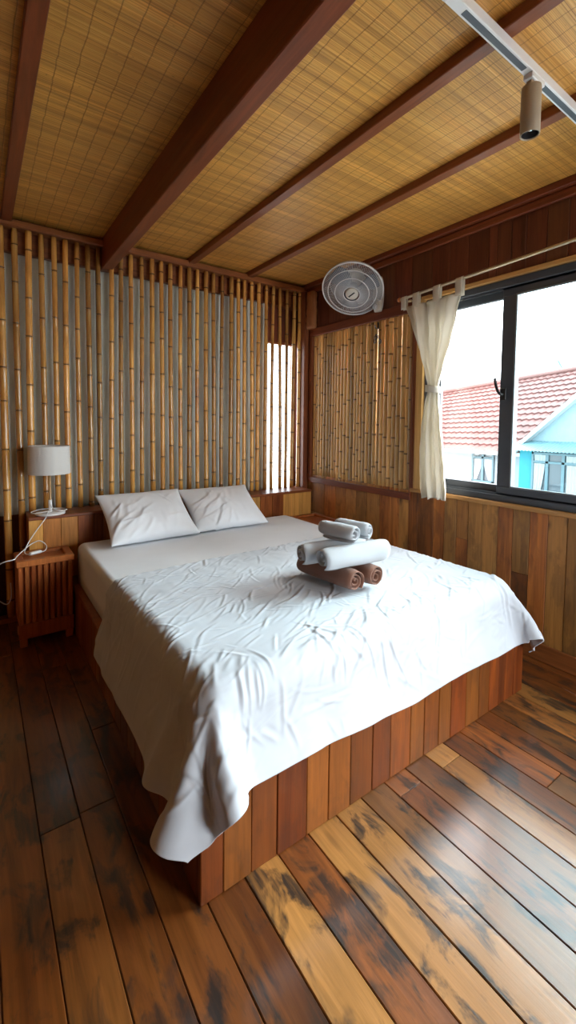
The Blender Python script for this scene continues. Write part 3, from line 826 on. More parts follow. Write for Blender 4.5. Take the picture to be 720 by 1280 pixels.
# edges: a little scalloped, and the drop sides hang in shallow folds
drop = np.clip((.50 - D[..., 2]) / .25, 0, 1)
along = np.where((uu > .38) & (uu < 2.05), D[..., 0], D[..., 1])
disp += drop * (.016 * vnoise(along * 5.5, uu * 0 + .3, 31) + .010 * vnoise(along * 12 + 3, ww * 1.5, 32))
D = D + nrm * (disp[..., None] + .004) * np.sign(nrm[J // 2, I // 2, 2])
D[..., 2] += drop * .032 * (vnoise(along * 4.5, along * 0, 33) - .5)
m = MB(); m.grid([[tuple(D[j, i]) for i in range(I)] for j in range(J)])
o = m.build('duvet', M_duvet, fix=False)
so = o.modifiers.new('cloth_thickness', 'SOLIDIFY'); so.thickness = .007; so.offset = -1.0 if nrm[J // 2, I // 2, 2] > 0 else 1.0
tag(o, 'creased white duvet draped over the foot of the bed', 'duvet')

# pillows
def pillow(cx, yb, w, h, t, tilt, yaw, seed, label):
    U, V = 96, 76
    e1 = Vector((math.cos(yaw), math.sin(yaw), 0)); back = Vector((-math.sin(yaw), math.cos(yaw), 0))
    e2 = back * math.cos(tilt) + Vector((0, 0, 1)) * math.sin(tilt); nn = e1.cross(e2)
    org = Vector((cx, yb, .574))
    u_, v_ = np.meshgrid(np.linspace(-1, 1, U + 1), np.linspace(-1, 1, V + 1))
    th = t * np.clip(1 - np.abs(u_) ** 2.6, 0, 1) ** .55 * np.clip(1 - np.abs(v_) ** 2.6, 0, 1) ** .55
    x = u_ * w / 2 * (1 - .07 * (1 - v_ ** 2)); y = v_ * h / 2 * (1 - .07 * (1 - u_ ** 2))
    cre = crease_field(x, y, 16, seed, (-.26, -.02, -.2, .05), .75, .35, (.12, .30), (.008, .016), (.002, .0055))
    cre += crease_field(x, y, 16, seed + 5, (-.25, .28, -.22, .2), 1.2, .7, (.08, .24), (.009, .018), (.001, .004))
    cre += .010 * (vnoise(x * 9 + 3, y * 9 + 7, seed) - .5)
    fade = np.clip((1 - np.maximum(np.abs(u_), np.abs(v_))) / .06, 0, 1)
    m = MB()
    for s in (1, -1):
        hgt = (th * (1 - .25 * v_) + cre * fade) * s
        m.grid([[org + e1 * x[j, i] + e2 * (y[j, i] + h / 2) + nn * hgt[j, i] for i in range(U + 1)] for j in range(V + 1)])
    o = m.build('pillow', M_pillow, fix=False)
    bm = bmesh.new(); bm.from_mesh(o.data); bmesh.ops.remove_doubles(bm, verts=bm.verts, dist=.0006); bmesh.ops.recalc_face_normals(bm, faces=bm.faces); bm.to_mesh(o.data); bm.free()
    return tag(o, label, 'pillow', 'white bed pillows')
pillow(.955, 2.80, .60, .47, .075, .60, .03, 1, 'white pillow on the side nearer the bedside lamp')
pillow(1.535, 2.83, .60, .47, .070, .56, -.02, 2, 'white pillow farther from the bedside lamp, nearer the window')

# ------------------------------------------------------------------ rolled towels
def towel_roll(p0, p1, r, turns, mat, name, label, group, seed, start=0.0, sq=.96, flap=0.0):
    g = random.Random(seed)
    p0 = Vector(p0); p1 = Vector(p1); ax = (p1 - p0).normalized(); L = (p1 - p0).length
    up = Vector((0, 0, 1)); sx = ax.cross(up).normalized(); sy = sx.cross(ax)
    th = r / (turns + .35) * .60; nt_ = int(turns * 26); K = 16
    def sp(q, inner):
        a = start - q * turns * 2 * PI
        rad = .012 * (r / .05) + (r - .012 * (r / .05)) * q
        if flap and q > .93: rad += flap * ((q - .93) / .07) ** 2
        return rad - (th if inner else 0), a
    ws = []
    m = MB(); rows = []
    jit = [(g.uniform(0, 6), g.uniform(0, 6)) for _ in range(4)]
    for k in range(K + 1):
        w = k / K; row = []
        end = .006 * (2 * abs(w - .5)) ** 8
        for side in (0, 1):
            for q_ in range(nt_ + 1):
                q = q_ / nt_ if side == 0 else 1 - q_ / nt_
                rad, a = sp(q, side == 1)
                rad = max(rad, .002) * (1 + .022 * math.sin(3 * a + jit[0][0] + 4 * w) * q + .012 * math.sin(7 * w * 2 + jit[1][0] + 2 * a)) + g.uniform(-.0006, .0006)
                if side == 0: rad -= end
                else: rad += end * .4
                tel = (.005 * math.sin(5 * q + jit[2][0]) + .003 * math.sin(17 * q + jit[3][0])) * (2 * w - 1)
                row.append(p0 + ax * (L * w + tel) + sx * (rad * math.cos(a)) + sy * (rad * math.sin(a) * sq))
        rows.append(row)
    m.grid(rows, True)
    n = 2 * (nt_ + 1); b0 = len(m.v) - n * (K + 1)
    for base, fl in ((b0, False), (b0 + n * K, True)):
        for i in range(nt_):
            f = [base + i, base + i + 1, base + n - 2 - i, base + n - 1 - i]
            m.f.append(f[::-1] if fl else f); m.sm.append(True)
    o = m.build(name, mat)
    return tag(o, label, 'towel', group)
ZB = .582
rb_ = .0585
G1, G2, G3 = 'rolled towels stacked on the bed', 'rolled towels stacked on the bed', 'rolled towels stacked on the bed'
d1 = Vector((-.045, .340, 0)); a1 = Vector((1.374, 1.392, ZB + rb_)); off = Vector((.122, -.006, 0))
towel_roll(a1, a1 + d1, rb_, 2.6, M_towelb, 'rolled_towel', 'brown rolled towel at the bottom of the stack, nearer the bedside lamp', G1, 1, 2.9)
towel_roll(a1 + off, a1 + off + d1, rb_, 2.6, M_towelb, 'rolled_towel', 'brown rolled towel at the bottom of the stack, nearer the window', G1, 2, 3.1)
zw = ZB + rb_ * 2 + .050
w0 = Vector((1.230, 1.462, zw)); w1 = Vector((1.596, 1.436, zw)); offw = Vector((-.006, .114, 0))
towel_roll(w0, w1, .0555, 2.4, M_towelw, 'rolled_towel', 'large white rolled towel across the middle of the stack, front one', G2, 3, 1.35, flap=.004)
towel_roll(w0 + offw + Vector((-.03, 0, 0)), w1 + offw + Vector((-.03, 0, 0)), .054, 2.4, M_towelw, 'rolled_towel', 'large white rolled towel across the middle of the stack, rear one', G2, 4, 1.2, flap=.004)
zt = zw + .0555 + .040
t0 = Vector((1.394, 1.425, zt)); t1 = Vector((1.358, 1.615, zt)); offt = Vector((.112, .016, -.003))
towel_roll(t0, t1, .046, 2.2, M_towelw, 'rolled_towel', 'small white rolled towel on top of the stack, nearer the bedside lamp', G3, 5, -.3, flap=.004)
towel_roll(t0 + offt, t1 + offt, .045, 2.2, M_towelw, 'rolled_towel', 'small white rolled towel on top of the stack, nearer the window', G3, 6, -.5)

# ------------------------------------------------------------------ nightstands
def nightstand(x0, x1, y0, y1, h, label, rng):
    t = thing('nightstand', ((x0 + x1) / 2, (y0 + y1) / 2, 0), label, 'nightstand', 'slatted bedside boxes')
    m = MB(); w = .035
    m.box((x0 - .006, y0 - .006, h - .035), (x1 + .006, y0 + w, h), .003, rnd_tint(rng)); m.box((x0 - .006, y1 - w, h - .035), (x1 + .006, y1, h), .003, rnd_tint(rng))
    m.box((x0 - .006, y0 + w, h - .035), (x0 + w, y1 - w, h), .003, rnd_tint(rng)); m.box((x1 - w, y0 + w, h - .035), (x1 + .006, y1 - w, h), .003, rnd_tint(rng))
    m.build('top_frame', M_night, t)
    m = MB(); m.box((x0 + w, y0 + w, h - .035), (x1 - w, y1 - w, h - .016), .001, (.5, .5, .4)); m.build('tray', M_night, t)
    m = MB(); m.box((x0 + .016, y0 + .018, .05), (x1 - .016, y1 - .004, h - .036), .002, (.12, .2, .7)); m.build('body', M_night, t)
    n = 9; m = MB(); p = (x1 - x0) / n
    for i in range(n): m.box((x0 + p * i + .004, y0, .14), (x0 + p * i + p * .62 + .004, y0 + .017, h - .036), .002, rnd_tint(rng))
    m.build('front_slats', M_night, t)
    m = MB(); n = max(3, int((y1 - y0) / .034)); p = (y1 - y0 - .02) / n
    for i in range(n): m.box((x0, y0 + .02 + p * i, .14), (x0 + .015, y0 + .02 + p * i + p * .62, h - .036), .002, rnd_tint(rng))
    m.build('side_slats', M_night, t); m = MB()
    for i in range(n): m.box((x1 - .015, y0 + .02 + p * i, .14), (x1, y0 + .02 + p * i + p * .62, h - .036), .002, rnd_tint(rng))
    m.build('side_slats', M_night, t)
    m = MB(); m.box((x0, y0, .05), (x1, y0 + .017, .138), .002, (.5, .3, .5)); m.build('bottom_rail', M_night, t)
    for (a, b) in ((x0 + .005, y0 + .003), (x1 - .045, y0 + .003), (x0 + .005, y1 - .045), (x1 - .045, y1 - .045)):
        m = MB(); m.box((a, b, 0), (a + .04, b + .04, .05), .003, rnd_tint(rng)); m.build('leg', M_night, t)
    return t
nightstand(.172, .468, 2.955, 3.195, .520, 'slatted red brown nightstand standing under the table lamp', random.Random(2))
nightstand(2.262, 2.588, 2.74, 3.195, .500, 'red brown bedside box in the corner between the bed and the window wall', random.Random(3))

# ------------------------------------------------------------------ table lamp
LX, LY = .384, 3.262
lamp = thing('table_lamp', (LX, LY, .728), 'table lamp with a pale drum shade on the headboard ledge', 'lamp')
T = Matrix.Translation((LX, LY, 0))
m = MB(); m.lathe([(.0005, .728), (.086, .728), (.090, .732), (.090, .738), (.086, .742), (.012, .746), (.0005, .746)], T, 40); m.build('base', M_white, lamp)
m = MB(); m.lathe([(.0115, .741), (.0115, .82), (.010, .823), (.0005, .823)], T, 20); m.build('socket_sleeve', M_white, lamp)
m = MB(); m.lathe([(.0075, .82), (.0072, 1.02), (.0005, 1.02)], T, 16, (.5, .4, .3)); m.build('stem', M_lightwood, lamp)
sh = MB(); sh.lathe([(.124, .998), (.1255, 1.003), (.123, 1.178), (.1215, 1.183), (.1195, 1.178), (.121, 1.003), (.124, .998)], T, 56); shade = sh.build('lamp_shade', M_shade, lamp)
m = MB()
for k in range(3):
    a = 2 * PI * k / 3; m.tube([(LX, LY, 1.03), (LX + .121 * math.cos(a), LY + .121 * math.sin(a), 1.168)], .002, 6)
m.ring((LX, LY, 1.03), .018, .002); m.build('shade_carrier', M_chrome, lamp)
m = MB(); m.lathe([(.0005, 1.02), (.014, 1.022), (.014, 1.06), (.0005, 1.06)], T, 16); m.lathe([(.0005, 1.06), (.013, 1.062), (.027, 1.10), (.026, 1.125), (.0005, 1.145)], T, 20); m.build('bulb', M_white, lamp)
cordp = [(LX, LY - .012, .80), (LX + .012, LY - .02, .770), (LX + .055, LY - .045, .752), (LX + .098, LY - .005, .750), (LX + .05, LY + .05, .753), (LX - .05, LY + .055, .754),
         (LX - .112, LY + .0, .750), (LX - .095, LY - .04, .749), (LX - .05, LY - .045, .753), (LX + .0, LY - .05, .757), (.36, 3.195, .748), (.345, 3.185, .715), (.30, 3.180, .655), (.262, 3.172, .60), (.232, 3.15, .553), (.222, 3.11, .528), (.245, 3.055, .526)]
m = MB(); m.tube(catmull(cordp, 7), .0032, 7)
c2 = [(.305, 3.085, .526), (.335, 3.12, .526), (.345, 3.165, .545), (.31, 3.184, .575), (.26, 3.180, .56), (.215, 3.13, .540), (.175, 3.05, .530), (.158, 3.00, .527), (.10, 3.01, .515), (.045, 3.07, .46), (.03, 3.15, .36), (.06, 3.18, .27), (.12, 3.19, .20), (.148, 3.19, .235), (.148, 3.195, .33)]
m.tube(catmull(c2, 7), .0032, 7)
cd = m.build('cord', M_white, lamp)
m = MB(); Q = Matrix.Translation((.275, 3.07, .533)) @ Matrix.Rotation(.45, 4, 'Z'); m.box((-.036, -.013, -.009), (.036, .013, .009), .005, M=Q); m.build('switch', M_white, lamp)

# ------------------------------------------------------------------ wall fan
FC = Vector((2.37, 2.50, 2.372)); FN = Vector((-.50, -.36, -.79)).normalized()
fan = thing('wall_fan', (2.60, 2.43, 2.30), 'round grey wall fan tilted down below the ceiling', 'fan')
zq = FN.to_track_quat('Z', 'Y').to_matrix().to_4x4(); FM = Matrix.Translation(FC) @ zq
FR = .232
m = MB(); m.ring((0, 0, 0), FR, .0052, FM, 64, 8); m.ring((0, 0, .028), FR * .80, .0032, FM, 56, 6); m.ring((0, 0, .046), FR * .56, .0032, FM, 48, 6); m.ring((0, 0, .054), FR * .27, .003, FM, 36, 6)
m.build('grille_ring', M_white, fan); m = MB()
NWIRE = 100
for k in range(NWIRE):
    a = 2 * PI * k / NWIRE; pts = []
    for q, z in ((.27, .054), (.56, .046), (.80, .028), (.93, .012), (1.0, 0)):
        b = a + .18 * (q - .27)
        pts.append(FM @ Vector((FR * q * math.cos(b), FR * q * math.sin(b), z)))
    m.tube(pts, .0021, 4, caps=False)
m.build('front_grille', M_fan, fan)
m = MB(); m.ring((0, 0, -.006), FR, .005, FM, 64, 8); m.ring((0, 0, -.075), FR * .80, .003, FM, 56, 6); m.ring((0, 0, -.10), FR * .40, .003, FM, 40, 6)
for k in range(NWIRE):
    a = 2 * PI * k / NWIRE
    m.tube([FM @ Vector((FR * q * math.cos(a), FR * q * math.sin(a), z)) for q, z in ((.36, -.10), (.62, -.092), (.85, -.072), (.97, -.035), (1.0, -.006))], .0014, 4, caps=False)
m.build('rear_grille', M_fan, fan)
m = MB(); m.lathe([(.0005, .060), (.040, .060), (.047, .056), (.050, .048), (.050, .040), (.0005, .040)], FM, 36); badge = m.build('hub_badge', M_cream, fan)
m = MB(); m.box((-.030, -.0055, .060), (.030, .0055, .0615), .0005, M=FM @ Matrix.Rotation(.60, 4, 'Z')); m.build('badge_mark', M_black, badge)
for k in range(3):
    P = []
    for i in range(9):
        q = i / 8; row = []
        for j in range(9):
            s_ = j / 8; rad = .035 + (FR * .86 - .035) * q; wdt = .35 + .62 * math.sin(PI * min(1, .22 + .62 * q))
            a = 2 * PI * k / 3 + (s_ - .5) * wdt * 1.05 + .25 * q; zz = -.030 + .045 * (s_ - .5) * (1 - .35 * q)
            row.append(FM @ Vector((rad * math.cos(a), rad * math.sin(a), zz)))
        P.append(row)
    m = MB(); m.grid(P); o = m.build('blade', M_blade, fan); so = o.modifiers.new('thickness', 'SOLIDIFY'); so.thickness = .002
m = MB(); m.lathe([(.0005, .0), (.030, -.002), (.034, -.01), (.034, -.05), (.0005, -.05)], FM, 28); m.build('hub', M_blade, fan)
m = MB(); m.lathe([(.0005, -.085), (.055, -.088), (.078, -.098), (.082, -.13), (.070, -.175), (.045, -.195), (.0005, -.20)], FM, 36); m.build('motor_housing', M_cream, fan)
mb = FM @ Vector((0, 0, -.15))
m = MB(); m.tube(catmull([mb, mb + Vector((.06, -.02, -.02)), Vector((2.53, 2.42, 2.44)), Vector((2.565, 2.42, 2.41))], 5), .022, 14); m.build('neck', M_cream, fan)
m = MB(); P = []
for j in range(13):
    w = j / 12; z = 2.225 + .26 * w; q = math.sin(PI * min(1, max(.0, .06 + .9 * w))) ** .25
    row = []
    for i in range(20):
        a = 2 * PI * i / 20; row.append((2.575 + .034 * math.cos(a) * q, 2.425 + .050 * math.sin(a) * q, z))
    P.append(row)
m.grid(P, True); n0 = len(m.v) - 260; m.f.append(list(range(n0, n0 + 20))); m.sm.append(True); m.f.append(list(range(n0 + 240, n0 + 260))); m.sm.append(True)
m.build('wall_bracket', M_cream, fan)
m = MB(); Q = Matrix.Translation((2.542, 2.43, 2.262)) @ Matrix.Rotation(-PI / 2, 4, 'Y'); m.lathe([(.022, -.006), (.022, .006), (.019, .010), (.0005, .010)], Q, 24); m.build('knob', M_fan, fan)

# ------------------------------------------------------------------ curtain rod and curtain
RX = 2.515
def rodz(y): return 2.245 + (2.165 - y) * .049
rod = thing('curtain_rod', (RX, 2.16, rodz(2.16)), 'slim pale curtain rod running above the window', 'curtain rod')
m = MB(); m.tube([(RX, 2.155, rodz(2.155)), (RX, -.45, rodz(-.45))], .0095, 12); m.build('rod', M_rod, rod)
m = MB(); m.tube([(RX, 2.152, rodz(2.152)), (RX, 2.172, rodz(2.172))], [.017, .014], 16); m.build('end_cap', M_orange, rod)
for yy in (2.135, .75, -.40):
    m = MB(); m.tube([(RX, yy, rodz(yy) - .004), (2.609, yy, rodz(yy) - .004)], .006, 8); m.tube([(2.600, yy, rodz(yy) - .004), (2.6095, yy, rodz(yy) - .004)], .017, 12); m.build('rod_bracket', M_rod, rod)


curt = thing('curtain', (RX, 1.88, .85), 'cream tab top curtain tied at its waist left of the window', 'curtain')
def curt_edges(z):
    """left and right edge (y) of the gathered panel at height z"""
    K_ = [(.845, 1.945, 1.735), (.95, 1.962, 1.74), (1.10, 1.972, 1.752), (1.25, 1.962, 1.768), (1.40, 1.940, 1.788), (1.52, 1.912, 1.803), (1.585, 1.895, 1.815), (1.63, 1.898, 1.806), (1.70, 1.925, 1.790), (1.80, 1.965, 1.762), (1.95, 2.020, 1.718), (2.08, 2.060, 1.690), (2.185, 2.098, 1.662)]
    for (a, l0, r0), (b, l1, r1) in zip(K_[:-1], K_[1:]):
        if z <= b: t = smoothstep(a, b, z) * .3 + .7 * (z - a) / (b - a); return l0 + (l1 - l0) * t, r0 + (r1 - r0) * t
    return K_[-1][1:]
P = []
NZ, NU = 90, 130
for j in range(NZ + 1):
    w = j / NZ; z = .845 + (2.185 - .845) * w; l, r = curt_edges(z); wid = l - r
    amp = .034 * (.26 / max(wid, .08)) ** .35 * (.45 + .55 * min(1, abs(z - 1.585) / .25)) * (1 - .45 * smoothstep(1.95, 2.185, z))
    row = []
    for i in range(NU + 1):
        u = i / NU
        f = math.sin(2 * PI * 3.3 * u + .8 + .6 * math.sin(4 * w)) + .35 * math.sin(2 * PI * 7.3 * u + 2 + 1.5 * w) + .5 * math.sin(2 * PI * 1.6 * u + 3 * w)
        yy = l - wid * (u + .012 * math.sin(2 * PI * 5 * u + 4 * w))
        hem_ = .006 * math.sin(2 * PI * 4 * u) if j == 0 else 0
        row.append((RX - .002 + amp * f * .62 + .003 * math.sin(40 * z + 9 * u), yy, z + hem_))
    P.append(row)
m = MB(); m.grid(P); o = m.build('curtain_panel', M_curt, curt); so = o.modifiers.new('cloth_thickness', 'SOLIDIFY'); so.thickness = .0018
for (ya, yb, tilt) in ((2.135, 2.095, .02), (2.035, 1.985, .0), (1.868, 1.815, .0), (1.700, 1.648, -.0)):
    P = []
    for q in range(17):
        a = -PI * .5 + PI * q / 16 + PI / 2
        pass
    prof = [(RX - .014, 2.155 + 0), (RX - .0135, None)]
    rows = []
    for side in range(15):
        s_ = side / 14
        row = []
        for k in range(5):
            yy = ya + (yb - ya) * k / 4; rz = rodz(yy)
            if s_ < .3: t = s_ / .3; x = RX - .0115; z = 2.165 + (rz - 2.165) * t
            elif s_ > .7: t = (s_ - .7) / .3; x = RX + .0115; z = rz + (2.165 - rz) * t
            else: a = PI * (s_ - .3) / .4; x = RX - .0115 * math.cos(a); z = rz + .0115 * math.sin(a)
            row.append((x, yy - tilt * (rz - z), z))
        rows.append(row)
    m = MB(); m.grid(rows); o = m.build('curtain_tab', M_curt, curt); so = o.modifiers.new('cloth_thickness', 'SOLIDIFY'); so.thickness = .0018; so.offset = 1
m = MB(); P = []
for j in range(6):
    z = 1.565 + .045 * j / 5; row = []
    for i in range(36):
        a = 2 * PI * i / 36; row.append((RX - .002 + .044 * math.cos(a) * (1 + .05 * math.sin(5 * a)), 1.855 + .053 * math.sin(a), z + .008 * math.sin(a)))
    P.append(row)
m.grid(P, True); o = m.build('tie_back', M_curt, curt); so = o.modifiers.new('cloth_thickness', 'SOLIDIFY'); so.thickness = .002

# ------------------------------------------------------------------ ceiling track and spotlight
TY = .825
track = thing('track_rail', (1.8, TY, 2.58), 'white spotlight track running across the ceiling battens', 'track')
m = MB(); m.box((1.14, TY - .017, 2.582), (2.56, TY + .017, 2.617), .002); m.build('rail', M_white, track)
for a, b in ((1.215, 1.575), (1.70, 2.54)):
    m = MB(); m.box((a, TY - .009, 2.5805), (b, TY + .009, 2.5825), 0); m.build('slot', M_alu, track)
m = MB(); m.box((1.128, TY - .0175, 2.581), (1.14, TY + .0175, 2.617), .002); m.build('end_cap', M_white, track)
SX = 1.606
spot = thing('spotlight', (SX + .02, TY, 2.58), 'beige cylinder spotlight hanging from the white ceiling track', 'spotlight')
m = MB(); m.box((SX - .005, TY - .017, 2.562), (SX + .085, TY + .017, 2.582), .003); m.build('track_adapter', M_white, spot)
m = MB(); m.box((SX + .004, TY - .012, 2.528), (SX + .036, TY + .012, 2.563), .004); m.box((SX + .028, TY - .022, 2.475), (SX + .036, TY + .002, 2.54), .002); m.build('arm', M_beige, spot)
SQ = Matrix.Translation((SX, TY - .012, 0))
m = MB(); m.lathe([(.0005, 2.530), (.027, 2.530), (.031, 2.527), (.032, 2.521), (.032, 2.368), (.030, 2.366), (.028, 2.369), (.026, 2.405), (.0005, 2.41)], SQ, 40); m.build('housing', M_beige, spot)
m = MB(); m.lathe([(.0265, 2.370), (.023, 2.388), (.014, 2.400), (.0005, 2.404)], SQ, 32); m.build('reflector', M_black, spot)
m = MB(); m.lathe([(.0005, 2.380), (.009, 2.382), (.016, 2.388), (.019, 2.394)], SQ, 28); m.build('lens', M_chrome, spot)

# ------------------------------------------------------------------ outside: neighbouring house
M_tile = plain('red_roof_tile', (.092, .027, .022), .75, var=.3, vscale=3)
M_ridge = plain('roof_ridge', (.17, .075, .065), .7)
M_hwall = plain('pale_house_render', (.20, .23, .25), .8, var=.04)
M_blue = plain('pale_blue_render', (.155, .215, .24), .8, var=.05)
M_turq = plain('turquoise_render', (.012, .16, .20), .8, var=.05)
M_teal = plain('grey_teal_joinery', (.065, .115, .135), .6)
M_dglass = plain('dark_pane', (.045, .055, .065), .1)
M_net = plain('pale_drape', (.24, .26, .27), .8)
M_awn = plain('blue_sheet_roof', (.085, .16, .18), .55, var=.15, vscale=6)
M_white2 = plain('white_barge', (.30, .32, .33), .6)
M_leaf = plain('palm_green', (.03, .10, .02), .6, var=.4)
M_conc = plain('yard_concrete', (.50, .50, .48), .9, var=.15, vscale=.6)
m = MB(); m.box((3.2, -40, -3.4), (70, 60, -3.2)); struct(m.build('ground', M_conc))

house = thing('house', (12.5, 6.3, -3.2), 'neighbouring pale blue house with a red tiled roof seen through the window', 'house')
EX, EZ, SL = 11.85, .80, .60
# main roof: courses of pantiles, each course a stepped, corrugated strip
m = MB(); n_c = 14
def ridge_x(y): return 15.75 + (14.72 - 15.75) * (y - 6.18) / (10.7 - 6.18)
yl, yr = 12.2, 1.0
for c in range(n_c):
    rows = []
    for e_ in (0, 1):
        row = []
        for i in range(181):
            y = yl + (yr - yl) * i / 180
            rx = ridge_x(y); x0 = EX - .35; t = (c + e_ * 1.08) / n_c
            x = x0 + (rx - x0) * t; z = EZ + SL * (x - EX) + .045 * (1 - e_) + .018 * math.sin(i * PI / 1.5)
            row.append((x, y, z))
        rows.append(row)
    m.grid(rows)
    f0 = rows[0]; m.grid([[(p[0] + .01, p[1], p[2] - .06) for p in f0], f0])
m.build('main_roof', M_tile, house)
m = MB(); m.tube([(ridge_x(y), y, EZ + SL * (ridge_x(y) - EX) + .05) for y in (12.2, 9, 6, 1.0)], .09, 10); m.build('ridge_cap', M_ridge, house)
m = MB(); m.box((EX - .36, 5.7, EZ - .27), (EX - .30, 12.2, EZ - .17), .01); m.build('eave_fascia', M_white2, house)
m = MB(); m.box((12.0, 1.0, -3.2), (12.2, 12.2, EZ - .10)); m.box((12.2, 1.0, -3.2), (15, 1.2, .9)); m.box((12.2, 12.0, -3.2), (15, 12.2, .9)); m.build('wall', M_hwall, house)
# left wing window with drapes
def hwin(ya, yb, za, zb, x, mull, parent, tr=None):
    m = MB(); w = .055
    m.box((x - .05, ya, za), (x + .03, ya + w, zb), .005); m.box((x - .05, yb - w, za), (x + .03, yb, zb), .005)
    m.box((x - .05, ya, za), (x + .03, yb, za + w), .005); m.box((x - .05, ya, zb - w), (x + .03, yb, zb), .005)
    for k in range(1, mull): yy = ya + (yb - ya) * k / mull; m.box((x - .045, yy - .035, za), (x + .03, yy + .035, zb), .004)
    if tr: m.box((x - .045, ya, tr - .03), (x + .03, yb, tr + .03), .004)
    f = m.build('window', M_teal, parent)
    m = MB(); m.box((x + .0, ya + w, za + w), (x + .01, yb - w, zb - w)); m.build('pane', M_dglass, f)
    return f
w1 = hwin(6.70, 7.38, -.32, .60, 11.99, 2, house, .40)
def drape(y_top0, y_top1, yb0, yb1, z0, z1, x, parent):
    P = []
    for j in range(8):
        t = j / 7; row = []
        for i in range(25):
            u = i / 24; a = y_top0 + (yb0 - y_top0) * (1 - t) ** 1.5; b = y_top1 + (yb1 - y_top1) * (1 - t) ** 1.5
            row.append((x - .012 - .008 * math.sin(u * 22), a + (b - a) * u, z0 + (z1 - z0) * t))
        P.append(row)
    m = MB(); m.grid(P); return m.build('drape', M_net, parent)
drape(7.32, 7.05, 7.32, 7.22, -.26, .36, 11.985, w1); drape(7.03, 6.76, 6.86, 6.76, -.26, .36, 11.985, w1)
drape(7.32, 7.12, 7.32, 7.20, .43, .55, 11.985, w1); drape(6.96, 6.76, 6.88, 6.76, .43, .55, 11.985, w1)
# gabled right wing
GX = 11.5
gy0, gz0 = 5.72, .90
gs = (1.956 - .866) / (5.656 - 4.498)
pk = 2.4
def gz(y): return .866 + gs * (5.656 - y)
m = MB()
vs = [(GX, gy0, -3.2), (GX, gy0, gz(gy0)), (GX, pk, gz(pk)), (GX, pk - (gy0 - pk), gz(gy0)), (GX, pk - (gy0 - pk), -3.2)]
vb = [(p[0] + .25, p[1], p[2]) for p in vs]
m.add(vs + vb, [[0, 1, 2, 3, 4], [9, 8, 7, 6, 5], [0, 5, 6, 1], [4, 3, 8, 9]]); m.build('gable_wall', M_blue, house)
m = MB()
for s_ in (1, -1):
    def yy(y): return y if s_ > 0 else 2 * pk - y
    a, b = 5.85, pk
    for i in range(12):
        y0_ = a + (b - a) * i / 12; y1_ = a + (b - a) * (i + 1) / 12
        rows = []
        for (Y_, up) in ((y0_, .10), (y1_, .06)):
            rows.append([(GX - .22 + .08 * k / 2, yy(Y_), gz(Y_) + up + .012 * math.sin(k * PI / 1.5)) for k in range(100)])
        m.grid(rows)
m.build('gable_roof', M_tile, house)
m = MB()
for s_ in (1, -1):
    def yy(y): return y if s_ > 0 else 2 * pk - y
    A = (5.88, gz(5.88)); B = (pk, gz(pk))
    v = [(GX - .25, yy(A[0]), A[1] - .06), (GX - .25, yy(A[0]), A[1] + .06), (GX - .25, yy(B[0]), B[1] + .06), (GX - .25, yy(B[0]), B[1] - .06)]
    m.add(v + [(GX + .05, p[1], p[2]) for p in v], [(0, 1, 2, 3), (7, 6, 5, 4), (0, 4, 5, 1), (1, 5, 6, 2), (2, 6, 7, 3), (3, 7, 4, 0)])
m.build('barge_board', M_white2, house)
m = MB()
for k in range(46):
    y0_ = 5.75 - k * .08
    m.grid([[(GX + .0, y0_ - .08 * q / 4, .96 + .012 * math.sin(q * PI / 2)) for q in range(5)], [(GX - .75, y0_ - .08 * q / 4, .74 + .012 * math.sin(q * PI / 2)) for q in range(5)]])
m.build('awning', M_awn, house)
m = MB(); m.box((GX - .03, 5.43, -3.2), (GX + .01, 5.74, .78)); m.build('turquoise_strip', M_turq, house)
d1 = hwin(3.95, 5.42, -1.4, .68, GX - .03, 4, house, .44)
drape(5.36, 5.10, 5.36, 5.24, -.6, .40, GX - .05, d1); drape(4.60, 4.36, 4.60, 4.40, -.6, .40, GX - .05, d1)
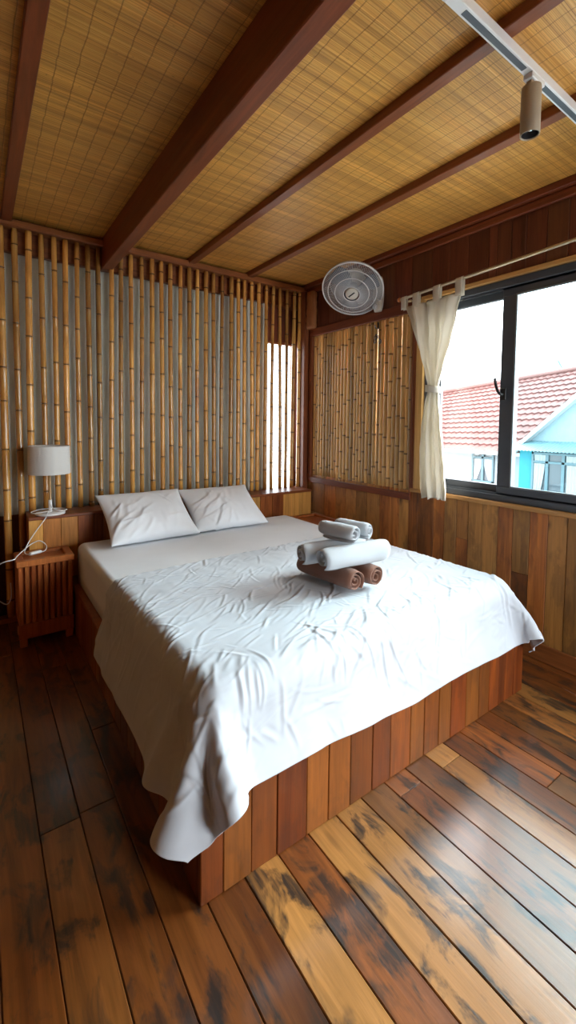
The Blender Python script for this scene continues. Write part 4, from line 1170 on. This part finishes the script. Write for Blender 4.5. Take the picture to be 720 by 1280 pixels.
drape(5.36, 5.06, 5.34, 5.10, .46, .62, GX - .05, d1); drape(4.62, 4.36, 4.62, 4.36, .46, .62, GX - .05, d1)
m = MB()
for i in range(60):
    yq = 5.7 - i * .045
    m.tube([(GX - .70, yq, -.75), (GX - .70, yq, -.22)], .008, 5)
m.tube([(GX - .70, 5.75, -.22), (GX - .70, 3.0, -.22)], .02, 8); m.tube([(GX - .70, 5.75, -.75), (GX - .70, 3.0, -.75)], .02, 8)
m.build('balcony_railing', M_blue, house)
m = MB(); m.box((GX - .78, 2.9, -.95), (GX, 5.8, -.78), .01); m.build('balcony_slab', M_blue, house)

# antenna pole and palm far behind the roof
ant = MB(); ant.tube([(17.5, 7.32, -3.2), (17.5, 7.35, 3.45), (17.5, 7.50, 3.75)], [.03, .03, .045], 8)
tag(ant.build('antenna', M_teal), 'thin leaning antenna pole behind the red roof ridge', 'antenna')
palm = thing('palm_tree', (20.5, 7.2, -3.2), 'green palm top showing just above the roof ridge', 'palm tree')
m = MB(); m.tube([(20.5, 7.2, -3.2), (20.5, 7.25, 3.2)], [.16, .10], 10); m.build('trunk', M_block, palm)
rl = random.Random(6)
m = MB()
for k in range(18):
    a = 2 * PI * k / 18 + rl.uniform(-.1, .1); L = rl.uniform(.9, 1.4); el = rl.uniform(.1, .9)
    pts = [Vector((20.5 + math.cos(a) * L * t, 7.25 + math.sin(a) * L * t, 3.2 + el * t - 1.0 * t * t)) for t in (0, .25, .5, .75, 1)]
    m.tube(pts, [.02, .018, .014, .010, .004], 5)
    for q in range(16):
        t = .2 + .8 * q / 16; p = Vector((20.5 + math.cos(a) * L * t, 7.25 + math.sin(a) * L * t, 3.2 + el * t - 1.0 * t * t))
        for sd in (1, -1):
            dr = Vector((math.cos(a + sd * 1.0), math.sin(a + sd * 1.0), -.6)) * .32 * (1 - .6 * t)
            sdv = Vector((math.cos(a), math.sin(a), 0)) * .03
            m.add([p, p + dr * .5 + sdv, p + dr, p + dr * .5 - sdv], [(0, 1, 2, 3)])
m.build('fronds', M_leaf, palm)
